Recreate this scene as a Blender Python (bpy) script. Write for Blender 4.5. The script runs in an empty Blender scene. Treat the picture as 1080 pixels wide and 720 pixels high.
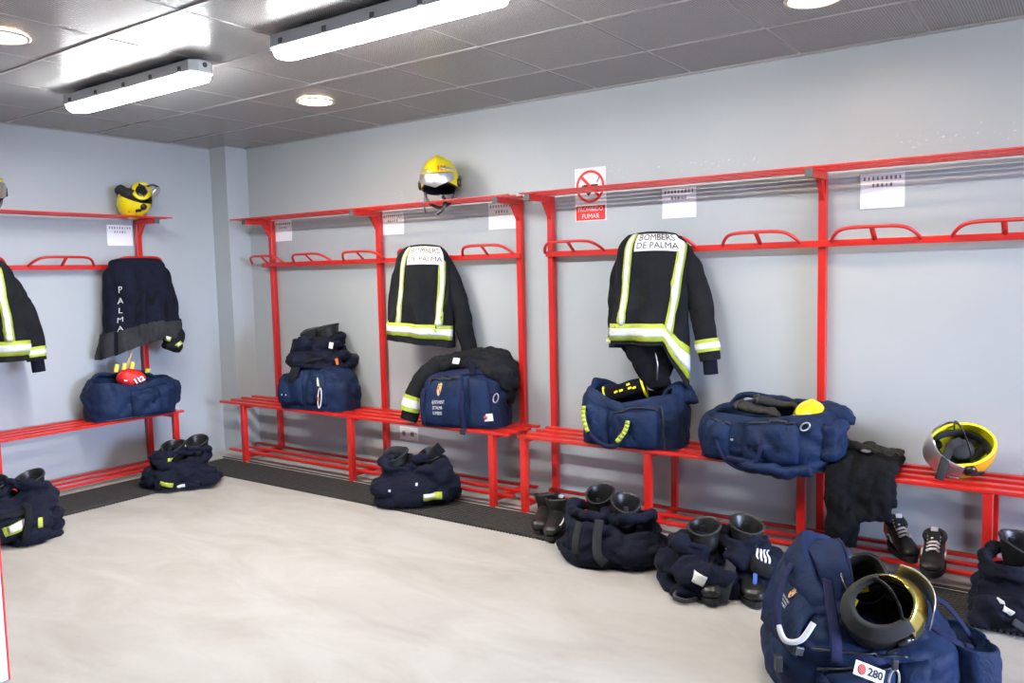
import bpy, bmesh, math, random
from mathutils import Vector, Matrix, noise, Euler

random.seed(7)
noise.seed_set(7)
PI = math.pi
SC = bpy.context.scene
COL = SC.collection

# ------------------------------------------------------------------ camera
cam_d = bpy.data.cameras.new('camera')
cam_d.sensor_width = 36.0
cam_d.lens = 857.27 / 1080 * 36.0
cam_d.clip_start = 0.05
cam = bpy.data.objects.new('camera', cam_d)
COL.objects.link(cam)
fwd = Vector((-0.57450417, 0.8142934, -0.08289284)).normalized()
rgt = Vector((0.8179822, 0.57479519, -0.02270715)).normalized()
up = rgt.cross(fwd).normalized()
rot = Matrix((rgt, up, -fwd)).transposed()
cam.matrix_world = Matrix.Translation((6.01814, -4.41643, 1.461516)) @ rot.to_4x4()
SC.camera = cam

# ------------------------------------------------------------------ world, daylight, exposure
SC.view_settings.view_transform = 'Standard'
SC.view_settings.look = 'None'
SC.view_settings.gamma = 1.0
SC.view_settings.use_curve_mapping = False
SC.view_settings.exposure = 0.0
world = bpy.data.worlds.new('world')
SC.world = world
world.use_nodes = True
wn = world.node_tree.nodes
wn['Background'].inputs[0].default_value = (0.57, 0.69, 1.0, 1)
wn['Background'].inputs[1].default_value = 76.0
TUBE_W = 128.0          # emission strength of the fluorescent diffusers
SPOT_W = 80.0          # emission of the warm downlights
SPOT_BEAM = 46.0
LIGHT_BOUNCES = 6
try:
    SC.cycles.max_bounces = 8
    SC.cycles.diffuse_bounces = LIGHT_BOUNCES
    SC.cycles.sample_clamp_indirect = 6.0
    SC.cycles.use_denoising = True
except Exception:
    pass
# daylight portal in the open doorway behind the camera
pl = bpy.data.lights.new('daylight_portal', 'AREA')
pl.shape = 'RECTANGLE'
pl.size = 2.3
pl.size_y = 2.2
pl.cycles.is_portal = True
po = bpy.data.objects.new('daylight_portal', pl)
COL.objects.link(po)
po.location = (11.4, -2.1, 1.1)
po.rotation_euler = (PI / 2, 0, PI / 2)

H = 2.56       # ceiling height

# ------------------------------------------------------------------ materials
MATS = {}


def new_mat(name):
    m = bpy.data.materials.new(name)
    m.use_nodes = True
    nt = m.node_tree
    b = nt.nodes['Principled BSDF']
    return m, nt, b


def mat(name, col, rough=0.5, metal=0.0, spec=0.5, var=0.0, vscale=6.0, bump=0.0, bscale=60.0, emit=0.0, ecol=None,
        bdist=0.004, detail=4.0, col2=None, coat=0.0):
    m, nt, b = new_mat(name)
    b.inputs['Base Color'].default_value = (*col, 1)
    b.inputs['Roughness'].default_value = rough
    b.inputs['Metallic'].default_value = metal
    b.inputs['Specular IOR Level'].default_value = spec
    b.inputs['Coat Weight'].default_value = coat
    tc = nt.nodes.new('ShaderNodeTexCoord')
    if var > 0 or col2 is not None:
        n = nt.nodes.new('ShaderNodeTexNoise')
        n.inputs['Scale'].default_value = vscale
        n.inputs['Detail'].default_value = detail
        nt.links.new(tc.outputs['Object'], n.inputs['Vector'])
        r = nt.nodes.new('ShaderNodeValToRGB')
        r.color_ramp.elements[0].position = 0.3
        r.color_ramp.elements[1].position = 0.7
        c2 = col2 if col2 is not None else tuple(min(1, c * (1 + var)) for c in col)
        c1 = col if col2 is not None else tuple(c * (1 - var) for c in col)
        r.color_ramp.elements[0].color = (*c1, 1)
        r.color_ramp.elements[1].color = (*c2, 1)
        nt.links.new(n.outputs['Fac'], r.inputs['Fac'])
        nt.links.new(r.outputs['Color'], b.inputs['Base Color'])
    if bump > 0:
        n2 = nt.nodes.new('ShaderNodeTexNoise')
        n2.inputs['Scale'].default_value = bscale
        n2.inputs['Detail'].default_value = 3
        nt.links.new(tc.outputs['Object'], n2.inputs['Vector'])
        bp = nt.nodes.new('ShaderNodeBump')
        bp.inputs['Strength'].default_value = bump
        bp.inputs['Distance'].default_value = bdist
        nt.links.new(n2.outputs['Fac'], bp.inputs['Height'])
        nt.links.new(bp.outputs['Normal'], b.inputs['Normal'])
    if emit > 0:
        b.inputs['Emission Color'].default_value = (*(ecol or col), 1)
        b.inputs['Emission Strength'].default_value = emit
    MATS[name] = m
    return m


def wall_material(chips=True, name='wall_paint'):
    m, nt, b = new_mat(name)
    tc = nt.nodes.new('ShaderNodeTexCoord')
    n = nt.nodes.new('ShaderNodeTexNoise')
    n.inputs['Scale'].default_value = 1.3
    n.inputs['Detail'].default_value = 6
    nt.links.new(tc.outputs['Object'], n.inputs['Vector'])
    r = nt.nodes.new('ShaderNodeValToRGB')
    r.color_ramp.elements[0].position = 0.3
    r.color_ramp.elements[1].position = 0.72
    r.color_ramp.elements[0].color = (0.388, 0.418, 0.432, 1)
    r.color_ramp.elements[1].color = (0.425, 0.452, 0.465, 1)
    nt.links.new(n.outputs['Fac'], r.inputs['Fac'])
    # flaked paint: small pale chips gathered in a band above the shelves
    vo = nt.nodes.new('ShaderNodeTexNoise')
    vo.inputs['Scale'].default_value = 55
    vo.inputs['Detail'].default_value = 5
    nt.links.new(tc.outputs['Object'], vo.inputs['Vector'])
    big = nt.nodes.new('ShaderNodeTexNoise')
    big.inputs['Scale'].default_value = 2.2
    nt.links.new(tc.outputs['Object'], big.inputs['Vector'])
    sep = nt.nodes.new('ShaderNodeSeparateXYZ')
    nt.links.new(tc.outputs['Object'], sep.inputs[0])
    band = nt.nodes.new('ShaderNodeMapRange')
    band.inputs['From Min'].default_value = 0.0
    band.inputs['From Max'].default_value = 0.16
    band.inputs['To Min'].default_value = 0.09
    band.inputs['To Max'].default_value = -0.10
    dz = nt.nodes.new('ShaderNodeMath'); dz.operation = 'SUBTRACT'; dz.inputs[1].default_value = 2.06
    ab = nt.nodes.new('ShaderNodeMath'); ab.operation = 'ABSOLUTE'
    nt.links.new(sep.outputs['Z'], dz.inputs[0])
    nt.links.new(dz.outputs[0], ab.inputs[0])
    nt.links.new(ab.outputs[0], band.inputs['Value'])
    a1 = nt.nodes.new('ShaderNodeMath'); a1.operation = 'ADD'
    nt.links.new(vo.outputs['Fac'], a1.inputs[0]); nt.links.new(band.outputs[0], a1.inputs[1])
    m2 = nt.nodes.new('ShaderNodeMath'); m2.operation = 'MULTIPLY_ADD'
    m2.inputs[1].default_value = 0.34
    nt.links.new(big.outputs['Fac'], m2.inputs[0]); nt.links.new(a1.outputs[0], m2.inputs[2])
    th = nt.nodes.new('ShaderNodeMapRange')
    th.inputs['From Min'].default_value = 0.885
    th.inputs['From Max'].default_value = 0.915
    nt.links.new(m2.outputs[0], th.inputs['Value'])
    mx = nt.nodes.new('ShaderNodeMix'); mx.data_type = 'RGBA'
    nt.links.new(th.outputs[0], mx.inputs['Factor'])
    nt.links.new(r.outputs['Color'], mx.inputs[6])
    mx.inputs[7].default_value = (0.58, 0.585, 0.58, 1)
    nt.links.new(mx.outputs[2] if chips else r.outputs['Color'], b.inputs['Base Color'])
    b.inputs['Roughness'].default_value = 0.42
    bp = nt.nodes.new('ShaderNodeBump')
    bp.inputs['Strength'].default_value = 0.12
    bp.inputs['Distance'].default_value = 0.003
    fine = nt.nodes.new('ShaderNodeTexNoise')
    fine.inputs['Scale'].default_value = 45
    nt.links.new(tc.outputs['Object'], fine.inputs['Vector'])
    nt.links.new(fine.outputs['Fac'], bp.inputs['Height'])
    nt.links.new(bp.outputs['Normal'], b.inputs['Normal'])
    return m


def floor_material():
    m, nt, b = new_mat('floor_concrete')
    tc = nt.nodes.new('ShaderNodeTexCoord')
    mp = nt.nodes.new('ShaderNodeMapping')
    mp.inputs['Rotation'].default_value = (0, 0, 0.6)
    mp.inputs['Scale'].default_value = (1.0, 2.2, 1)
    nt.links.new(tc.outputs['Object'], mp.inputs['Vector'])
    n = nt.nodes.new('ShaderNodeTexNoise')
    n.inputs['Scale'].default_value = 1.6
    n.inputs['Detail'].default_value = 9
    n.inputs['Roughness'].default_value = 0.62
    n.inputs['Distortion'].default_value = 0.6
    nt.links.new(mp.outputs[0], n.inputs['Vector'])
    r = nt.nodes.new('ShaderNodeValToRGB')
    r.color_ramp.elements[0].position = 0.32
    r.color_ramp.elements[1].position = 0.62
    r.color_ramp.elements[0].color = (0.315, 0.296, 0.268, 1)
    r.color_ramp.elements[1].color = (0.392, 0.380, 0.360, 1)
    nt.links.new(n.outputs['Fac'], r.inputs['Fac'])
    # small dark scuffs
    s = nt.nodes.new('ShaderNodeTexNoise')
    s.inputs['Scale'].default_value = 7
    s.inputs['Detail'].default_value = 3
    s.inputs['Distortion'].default_value = 1.5
    nt.links.new(tc.outputs['Object'], s.inputs['Vector'])
    th = nt.nodes.new('ShaderNodeMapRange')
    th.inputs['From Min'].default_value = 0.74
    th.inputs['From Max'].default_value = 0.80
    th.inputs['To Max'].default_value = 0.45
    nt.links.new(s.outputs['Fac'], th.inputs['Value'])
    mx = nt.nodes.new('ShaderNodeMix'); mx.data_type = 'RGBA'
    nt.links.new(th.outputs[0], mx.inputs['Factor'])
    nt.links.new(r.outputs['Color'], mx.inputs[6])
    mx.inputs[7].default_value = (0.23, 0.21, 0.18, 1)
    nt.links.new(mx.outputs[2], b.inputs['Base Color'])
    b.inputs['Roughness'].default_value = 0.55
    bp = nt.nodes.new('ShaderNodeBump')
    bp.inputs['Strength'].default_value = 0.15
    bp.inputs['Distance'].default_value = 0.003
    nt.links.new(n.outputs['Fac'], bp.inputs['Height'])
    nt.links.new(bp.outputs['Normal'], b.inputs['Normal'])
    return m


def tile_material():
    """dark grey enamelled metal tile with fine perforation"""
    m, nt, b = new_mat('ceiling_metal')
    tc = nt.nodes.new('ShaderNodeTexCoord')
    v = nt.nodes.new('ShaderNodeTexVoronoi')
    v.inputs['Scale'].default_value = 85
    v.inputs['Randomness'].default_value = 0.0
    nt.links.new(tc.outputs['Object'], v.inputs['Vector'])
    mr = nt.nodes.new('ShaderNodeMapRange')
    mr.inputs['From Min'].default_value = 0.22
    mr.inputs['From Max'].default_value = 0.32
    nt.links.new(v.outputs['Distance'], mr.inputs['Value'])
    mx = nt.nodes.new('ShaderNodeMix'); mx.data_type = 'RGBA'
    nt.links.new(mr.outputs[0], mx.inputs['Factor'])
    mx.inputs[6].default_value = (0.035, 0.035, 0.035, 1)
    mx.inputs[7].default_value = (0.335, 0.327, 0.318, 1)
    nt.links.new(mx.outputs[2], b.inputs['Base Color'])
    b.inputs['Metallic'].default_value = 0.12
    b.inputs['Specular IOR Level'].default_value = 0.28
    b.inputs['Roughness'].default_value = 0.27
    return m


def weave_mat(name, col, col2, rough=0.85, scale=420, sheen=0.0):
    m, nt, b = new_mat(name)
    tc = nt.nodes.new('ShaderNodeTexCoord')
    n = nt.nodes.new('ShaderNodeTexNoise')
    n.inputs['Scale'].default_value = 9
    n.inputs['Detail'].default_value = 5
    nt.links.new(tc.outputs['Object'], n.inputs['Vector'])
    r = nt.nodes.new('ShaderNodeValToRGB')
    r.color_ramp.elements[0].position = 0.35
    r.color_ramp.elements[1].position = 0.68
    r.color_ramp.elements[0].color = (*col, 1)
    r.color_ramp.elements[1].color = (*col2, 1)
    nt.links.new(n.outputs['Fac'], r.inputs['Fac'])
    nt.links.new(r.outputs['Color'], b.inputs['Base Color'])
    b.inputs['Roughness'].default_value = rough
    b.inputs['Specular IOR Level'].default_value = 0.14
    b.inputs['Sheen Weight'].default_value = sheen
    b.inputs['Sheen Roughness'].default_value = 0.4
    w = nt.nodes.new('ShaderNodeTexNoise')
    w.inputs['Scale'].default_value = scale
    w.inputs['Detail'].default_value = 1
    nt.links.new(tc.outputs['Object'], w.inputs['Vector'])
    w2 = nt.nodes.new('ShaderNodeTexNoise')
    w2.inputs['Scale'].default_value = 22
    w2.inputs['Detail'].default_value = 4
    w2.inputs['Distortion'].default_value = 1.0
    nt.links.new(tc.outputs['Object'], w2.inputs['Vector'])
    b1 = nt.nodes.new('ShaderNodeBump')
    b1.inputs['Strength'].default_value = 0.45
    b1.inputs['Distance'].default_value = 0.012
    nt.links.new(w2.outputs['Fac'], b1.inputs['Height'])
    b2 = nt.nodes.new('ShaderNodeBump')
    b2.inputs['Strength'].default_value = 0.25
    b2.inputs['Distance'].default_value = 0.001
    nt.links.new(w.outputs['Fac'], b2.inputs['Height'])
    nt.links.new(b1.outputs['Normal'], b2.inputs['Normal'])
    nt.links.new(b2.outputs['Normal'], b.inputs['Normal'])
    MATS[name] = m
    return m


M_WALL = wall_material()
M_WALLP = wall_material(False, 'wall_paint_plain')
M_FLOOR = floor_material()
M_WALL2 = mat('unseen_wall_darkened', (0.16, 0.17, 0.18), 0.5, var=.08, vscale=2)  # unseen walls, made darker to cut the bounced light in the room
M_TILE = tile_material()
M_RED = mat('red_paint', (0.55, 0.015, 0.010), 0.32, spec=0.5, var=0.10, vscale=5, bump=0.05, bscale=90, coat=0.15)
M_CAP = mat('grey_plastic', (0.07, 0.07, 0.072), 0.5)
M_BCAP = mat('black_plastic', (0.02, 0.02, 0.022), 0.45)
M_RUN = mat('runner_metal', (0.34, 0.33, 0.32), 0.35, metal=0.3)
M_DARKGAP = mat('ceiling_void', (0.05, 0.05, 0.05), 0.8)
M_HOUSING = mat('light_housing', (0.62, 0.63, 0.64), 0.5, var=0.05)
M_DIFF = mat('light_diffuser', (0.95, 0.97, 1.0), 0.35, emit=TUBE_W, ecol=(0.97, 0.985, 1.0))
M_SPOT = mat('spot_lens', (1.0, 0.85, 0.6), 0.4, emit=SPOT_W, ecol=(1.0, 0.72, 0.42))
M_SPOTRING = mat('spot_ring', (0.7, 0.66, 0.6), 0.3, metal=0.5)
M_MAT = mat('mat_rubber', (0.030, 0.028, 0.027), 0.8, var=0.3, vscale=40, bump=0.6, bscale=220)
M_STRIP = mat('strip_metal', (0.55, 0.52, 0.48), 0.5)
M_NAVY = weave_mat('navy_nylon', (0.0068, 0.0140, 0.040), (0.011, 0.024, 0.066), 0.62, 300, 0.0)
M_NAVYD = weave_mat('navy_webbing', (0.010, 0.012, 0.040), (0.014, 0.017, 0.052), 0.7, 300, 0.0)
M_TROU = weave_mat('turnout_navy', (0.0050, 0.0062, 0.0135), (0.0085, 0.0105, 0.022), 0.9, 260, 0.02)
M_BLACKC = weave_mat('turnout_black', (0.0085, 0.009, 0.0105), (0.0135, 0.014, 0.016), 0.9, 260, 0.0)
M_GREYC = weave_mat('grey_cloth', (0.022, 0.023, 0.025), (0.036, 0.037, 0.039), 0.9, 260, 0.05)
M_BLACKCLOTH = weave_mat('black_cloth', (0.0042, 0.0045, 0.006), (0.007, 0.0075, 0.009), 0.95, 260, 0.0)
M_YEL = mat('reflective_yellow', (0.36, 0.43, 0.035), 0.6, var=0.1, vscale=30)
M_SIL = mat('reflective_silver', (0.66, 0.67, 0.64), 0.35, var=0.06, vscale=40)
M_WHITE = mat('white_patch', (0.78, 0.76, 0.74), 0.6, var=0.04, vscale=20)
M_PAPER = mat('paper', (0.86, 0.87, 0.90), 0.7)
M_INK = mat('grey_ink', (0.22, 0.20, 0.22), 0.8)
M_BLKINK = mat('black_ink', (0.012, 0.012, 0.012), 0.7)
M_SIGNRED = mat('sign_red', (0.72, 0.02, 0.015), 0.5)
M_BOOT = mat('boot_leather', (0.010, 0.010, 0.010), 0.38, var=0.2, vscale=12, bump=0.25, bscale=130)
M_BOOTIN = mat('boot_lining', (0.014, 0.013, 0.012), 0.9)
M_SOLE = mat('boot_sole', (0.008, 0.008, 0.008), 0.7)
M_HYEL = mat('helmet_yellow', (0.80, 0.64, 0.005), 0.28, coat=0.4, var=0.05)
M_HYIN = mat('helmet_yellow_inside', (0.80, 0.72, 0.010), 0.45)
M_HORG = mat('helmet_orange', (0.72, 0.34, 0.01), 0.35, coat=0.3)
M_HBLK = mat('helmet_black', (0.010, 0.010, 0.011), 0.35, coat=0.2)
M_PAD = mat('helmet_padding', (0.016, 0.016, 0.015), 0.85, bump=0.3, bscale=160)
M_CHROME = mat('visor_silver', (0.66, 0.65, 0.63), 0.30, metal=0.9)
M_GOLD = mat('visor_gold', (0.75, 0.60, 0.16), 0.16, metal=0.95)
M_STEEL = mat('steel', (0.66, 0.66, 0.66), 0.28, metal=0.9)
M_LACE = mat('lace_white', (0.72, 0.66, 0.66), 0.8)
M_ORANGE = mat('orange_trim', (0.60, 0.13, 0.02), 0.6)
M_REDC = mat('red_rubber', (0.62, 0.01, 0.012), 0.5)
M_TAN = mat('tan_wood', (0.42, 0.33, 0.22), 0.6)
M_SOCK = mat('socket_white', (0.72, 0.69, 0.68), 0.4)
M_CRESTR = mat('crest_red', (0.42, 0.06, 0.04), 0.7)
M_CRESTG = mat('crest_gold', (0.55, 0.38, 0.15), 0.7)
M_GREYHAND = mat('pale_handle', (0.52, 0.53, 0.54), 0.6)
M_BLUE = mat('blue_tape', (0.03, 0.09, 0.32), 0.6)
M_DOORW = mat('white_paint', (0.72, 0.72, 0.74), 0.5)


# ------------------------------------------------------------------ mesh builder
class MB:
    def __init__(self):
        self.v, self.f = [], []

    def face(self, idx):
        self.f.append(tuple(idx))

    def box(self, c, s, rot=None):
        c = Vector(c)
        b = len(self.v)
        R = rot if rot is not None else Matrix.Identity(3)
        for dx in (-.5, .5):
            for dy in (-.5, .5):
                for dz in (-.5, .5):
                    self.v.append(c + R @ Vector((dx * s[0], dy * s[1], dz * s[2])))
        for q in ((0, 1, 3, 2), (4, 6, 7, 5), (0, 4, 5, 1), (2, 3, 7, 6), (0, 2, 6, 4), (1, 5, 7, 3)):
            self.f.append(tuple(b + k for k in q))
        return self

    def bbox(self, c, s, bev, rot=None):
        """box with chamfered edges"""
        c = Vector(c)
        R = rot if rot is not None else Matrix.Identity(3)
        bm = bmesh.new()
        bmesh.ops.create_cube(bm, size=1.0)
        for v in bm.verts:
            v.co = Vector((v.co.x * s[0], v.co.y * s[1], v.co.z * s[2]))
        bmesh.ops.bevel(bm, geom=list(bm.edges), offset=bev, segments=2, affect='EDGES', profile=0.5)
        b = len(self.v)
        bm.verts.index_update()
        for v in bm.verts:
            self.v.append(c + R @ v.co)
        for f in bm.faces:
            self.f.append(tuple(b + v.index for v in f.verts))
        bm.free()
        return self

    def grid(self, F, nu, nv, closed_u=False, flip=False):
        b = len(self.v)
        for j in range(nv + 1):
            for i in range(nu if closed_u else nu + 1):
                self.v.append(Vector(F(i / nu, j / nv)))
        w = nu if closed_u else nu + 1
        for j in range(nv):
            for i in range(nu):
                i2 = (i + 1) % w
                q = (b + j * w + i, b + j * w + i2, b + (j + 1) * w + i2, b + (j + 1) * w + i)
                self.f.append(q if not flip else q[::-1])
        return b, w

    def cap(self, ring):
        self.f.append(tuple(ring))

    def tube(self, pts, r, n=8, rb=None, up=None, closed=False, caps=True, taper=None):
        """sweep of an ellipse (r across, rb along 'up') along the points"""
        pts = [Vector(p) for p in pts]
        rb = r if rb is None else rb
        b0 = len(self.v)
        m = len(pts)
        prev = None
        for i, p in enumerate(pts):
            if closed:
                t = pts[(i + 1) % m] - pts[i - 1]
            else:
                t = pts[min(i + 1, m - 1)] - pts[max(i - 1, 0)]
            if t.length < 1e-9:
                t = Vector((0, 0, 1))
            t.normalize()
            if up is not None:
                u0 = Vector(up(i / (m - 1)) if callable(up) else up)
            elif prev is not None:
                u0 = prev
            else:
                u0 = Vector((0, 0, 1)) if abs(t.z) < .9 else Vector((0, 1, 0))
            u0 = u0 - t * u0.dot(t)
            if u0.length < 1e-6:
                u0 = t.orthogonal()
            u0.normalize()
            prev = u0
            s = t.cross(u0)
            k = taper(i / (m - 1)) if taper else 1.0
            for a in range(n):
                th = 2 * PI * a / n
                self.v.append(p + s * (math.cos(th) * r * k) + u0 * (math.sin(th) * rb * k))
        for i in range(m if closed else m - 1):
            for a in range(n):
                a2 = (a + 1) % n
                i2 = (i + 1) % m
                self.f.append((b0 + i * n + a, b0 + i * n + a2, b0 + i2 * n + a2, b0 + i2 * n + a))
        if not closed and caps:
            self.f.append(tuple(b0 + a for a in range(n))[::-1])
            self.f.append(tuple(b0 + (m - 1) * n + a for a in range(n)))
        return self

    def ell(self, c, r, nu=14, nv=8, rot=None):
        c = Vector(c)
        R = rot if rot is not None else Matrix.Identity(3)
        b = len(self.v)
        self.v.append(c + R @ Vector((0, 0, r[2])))
        for j in range(1, nv):
            ph = PI * j / nv
            for i in range(nu):
                th = 2 * PI * i / nu
                self.v.append(c + R @ Vector((r[0] * math.sin(ph) * math.cos(th), r[1] * math.sin(ph) * math.sin(th), r[2] * math.cos(ph))))
        self.v.append(c + R @ Vector((0, 0, -r[2])))
        for i in range(nu):
            i2 = (i + 1) % nu
            self.f.append((b, b + 1 + i, b + 1 + i2))
            for j in range(nv - 2):
                self.f.append((b + 1 + j * nu + i, b + 1 + (j + 1) * nu + i, b + 1 + (j + 1) * nu + i2, b + 1 + j * nu + i2))
            k = b + 1 + (nv - 2) * nu
            self.f.append((k + i, len(self.v) - 1, k + i2))
        return self

    def torus(self, c, R, r, tilt=(0, 0), n=22, m=10, sy=1.0, wob=0.0, seed=0.0):
        c = Vector(c)
        E = Euler((tilt[0], tilt[1], 0)).to_matrix()
        pts = []
        for i in range(n):
            a = 2 * PI * i / n
            k = 1 + wob * noise.noise(Vector((math.cos(a) * 1.3 + seed, math.sin(a) * 1.3, seed * .7)))
            pts.append(c + E @ Vector((R * k * math.cos(a), R * sy * k * math.sin(a), wob * .3 * R * noise.noise(Vector((math.cos(a) + seed * 2, math.sin(a), 3.3))))))
        self.tube(pts, r, m, closed=True, up=E @ Vector((0, 0, 1)))
        return self

    def slab(self, outline, z0, z1, M=None):
        """extruded polygon in local XY"""
        b = len(self.v)
        n = len(outline)
        T = M if M is not None else Matrix.Identity(4)
        for z in (z0, z1):
            for x, y in outline:
                self.v.append(T @ Vector((x, y, z)))
        self.f.append(tuple(b + i for i in range(n))[::-1])
        self.f.append(tuple(b + n + i for i in range(n)))
        for i in range(n):
            j = (i + 1) % n
            self.f.append((b + i, b + j, b + n + j, b + n + i))
        return self

    def patch(self, G, q, off=0.003, nu=10, nv=6, thick=0.003, bulge=None):
        """thick sheet lying on surface G(a,b); q = four (a,b) corners: a0b0, a1b0, a1b1, a0b1"""
        e = 1e-3

        def ab(s, t):
            return ((1 - s) * (1 - t) * q[0][0] + s * (1 - t) * q[1][0] + s * t * q[2][0] + (1 - s) * t * q[3][0],
                    (1 - s) * (1 - t) * q[0][1] + s * (1 - t) * q[1][1] + s * t * q[2][1] + (1 - s) * t * q[3][1])
        b = len(self.v)
        top, bot = [], []
        for j in range(nv + 1):
            for i in range(nu + 1):
                s, t = i / nu, j / nv
                a, c = ab(s, t)
                p = Vector(G(a, c))
                nrm = (Vector(G(a + e, c)) - Vector(G(a - e, c))).cross(Vector(G(a, c + e)) - Vector(G(a, c - e)))
                if nrm.length < 1e-12:
                    nrm = Vector((0, -1, 0))
                nrm.normalize()
                if getattr(G, 'flip', False):
                    nrm = -nrm
                o = off + (bulge(s, t) if bulge else 0)
                top.append(p + nrm * o)
                bot.append(p + nrm * (off - thick))
        self.v += top + bot
        n1 = nu + 1
        N = n1 * (nv + 1)
        for j in range(nv):
            for i in range(nu):
                k = b + j * n1 + i
                self.f.append((k, k + 1, k + 1 + n1, k + n1))
                self.f.append((N + k, N + k + n1, N + k + 1 + n1, N + k + 1))
        edge = [i for i in range(n1)] + [n1 * (j + 1) - 1 for j in range(1, nv + 1)] + [n1 * nv + i for i in range(nu - 1, -1, -1)] + [n1 * j for j in range(nv - 1, 0, -1)]
        for i in range(len(edge)):
            j = (i + 1) % len(edge)
            self.f.append((b + edge[i], b + N + edge[i], b + N + edge[j], b + edge[j]))
        return self

    def text(self, s, size, place, align='CENTER', bold=0.0, space=1.0):
        """flat letters; place(x, y) gives the point"""
        cu = bpy.data.curves.new('letters', 'FONT')
        cu.body = s
        cu.size = size
        cu.align_x = align
        cu.align_y = 'CENTER'
        cu.resolution_u = 2
        cu.offset = bold
        cu.space_character = space
        o = bpy.data.objects.new('letters', cu)
        me = bpy.data.meshes.new_from_object(o)
        b = len(self.v)
        for v in me.vertices:
            self.v.append(Vector(place(v.co.x, v.co.y)))
        for p in me.polygons:
            self.f.append(tuple(b + i for i in p.vertices))
        bpy.data.objects.remove(o)
        bpy.data.curves.remove(cu)
        bpy.data.meshes.remove(me)
        return self

    def mesh(self, name, m, smooth=True):
        me = bpy.data.meshes.new(name)
        me.from_pydata([tuple(v) for v in self.v], [], self.f)
        me.validate()
        bm = bmesh.new()
        bm.from_mesh(me)
        bmesh.ops.recalc_face_normals(bm, faces=bm.faces)
        bm.to_mesh(me)
        bm.free()
        if m is not None:
            me.materials.append(m)
        me.polygons.foreach_set('use_smooth', [smooth] * len(me.polygons))
        return me

    def build(self, name, m, parent=None, smooth=True, sharp=None, loc=None, rot=None):
        me = self.mesh(name, m, smooth)
        return place_mesh(name, me, parent, loc, rot, sharp)


def place_mesh(name, me, parent=None, loc=None, rot=None, sharp=None):
    o = bpy.data.objects.new(name, me)
    COL.objects.link(o)
    if parent is not None:
        o.parent = parent
    if loc is not None:
        o.location = loc
    if rot is not None:
        o.rotation_euler = rot
    if sharp is not None:
        try:
            me.set_sharp_from_angle(angle=math.radians(sharp))
        except Exception:
            pass
    return o


def thing(name, label, cat, loc=(0, 0, 0), rotz=0.0, group=None, rot=None):
    o = bpy.data.objects.new(name, None)
    o.empty_display_size = 0.1
    COL.objects.link(o)
    o.location = loc
    o.rotation_euler = rot if rot is not None else (0, 0, rotz)
    return tag(o, label, cat, group)


def tag(o, label, cat, group=None):
    o['label'] = label
    o['category'] = cat
    if group:
        o['group'] = group
    return o


def struct(o):
    o['kind'] = 'structure'
    return o


def orient(front, upv):
    """Euler that sends local -Y to front and local +Z to upv"""
    u = Vector(upv).normalized()
    f = Vector(front)
    f = (f - u * f.dot(u)).normalized()
    y = -f
    x = y.cross(u)
    return Matrix((x, y, u)).transposed().to_euler()


def crease(p, s, st=(1, 1, 1), seed=0.0, sharp=0.75):
    q = Vector((p[0] * st[0] * s + seed, p[1] * st[1] * s + seed * 1.7, p[2] * st[2] * s - seed))
    w = noise.noise_vector(q * 0.6)
    n = noise.noise(q + w * 0.8)
    m = noise.noise(q * 2.3 + w * 1.3)
    return abs(n) ** sharp * 1.7 - 0.5 + 0.4 * (abs(m) ** sharp * 1.7 - 0.5)


def cat1(a, t):
    n = len(a) - 1
    x = min(max(t, 0), 1) * n
    i = min(int(x), n - 1)
    f = x - i
    p0, p1, p2, p3 = a[max(i - 1, 0)], a[i], a[i + 1], a[min(i + 2, n)]
    return 0.5 * (2 * p1 + (p2 - p0) * f + (2 * p0 - 5 * p1 + 4 * p2 - p3) * f * f + (3 * p1 - p0 - 3 * p2 + p3) * f ** 3)


def spline(pts, n):
    pts = [Vector(p) for p in pts]
    return [Vector((cat1([p.x for p in pts], i / n), cat1([p.y for p in pts], i / n), cat1([p.z for p in pts], i / n))) for i in range(n + 1)]


def vloft(levels, amp=0.0, scale=5.0, st=(1, 1, 1), seed=0.0, zmod=None, xmod=None):
    """levels: (z, cx, cy, rx, ry, n, fold). F(u, v), u around (0 = +x, .75 = front)"""
    cols = list(zip(*levels))

    def F(u, v):
        z, cx, cy, rx, ry, n, k = [cat1(c, v) for c in cols]
        rx, ry = max(rx, .002), max(ry, .002)
        th = 2 * PI * u
        c, s = math.cos(th), math.sin(th)
        r = (abs(c / rx) ** n + abs(s / ry) ** n) ** (-1 / n)
        x, y = r * c, r * s
        if amp:
            p = (cx + x, cy + y, z)
            d = amp * k * crease(p, scale, st, seed)
            nx, ny = x / (rx * rx), y / (ry * ry)
            L = math.hypot(nx, ny) or 1
            x += nx / L * d
            y += ny / L * d
            z += d * 0.35
        x += cx
        y += cy
        if zmod:
            z += zmod(x, y, v)
        if xmod:
            x, y = xmod(x, y, z, v)
        return (x, y, z)
    F.flip = False
    return F


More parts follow.
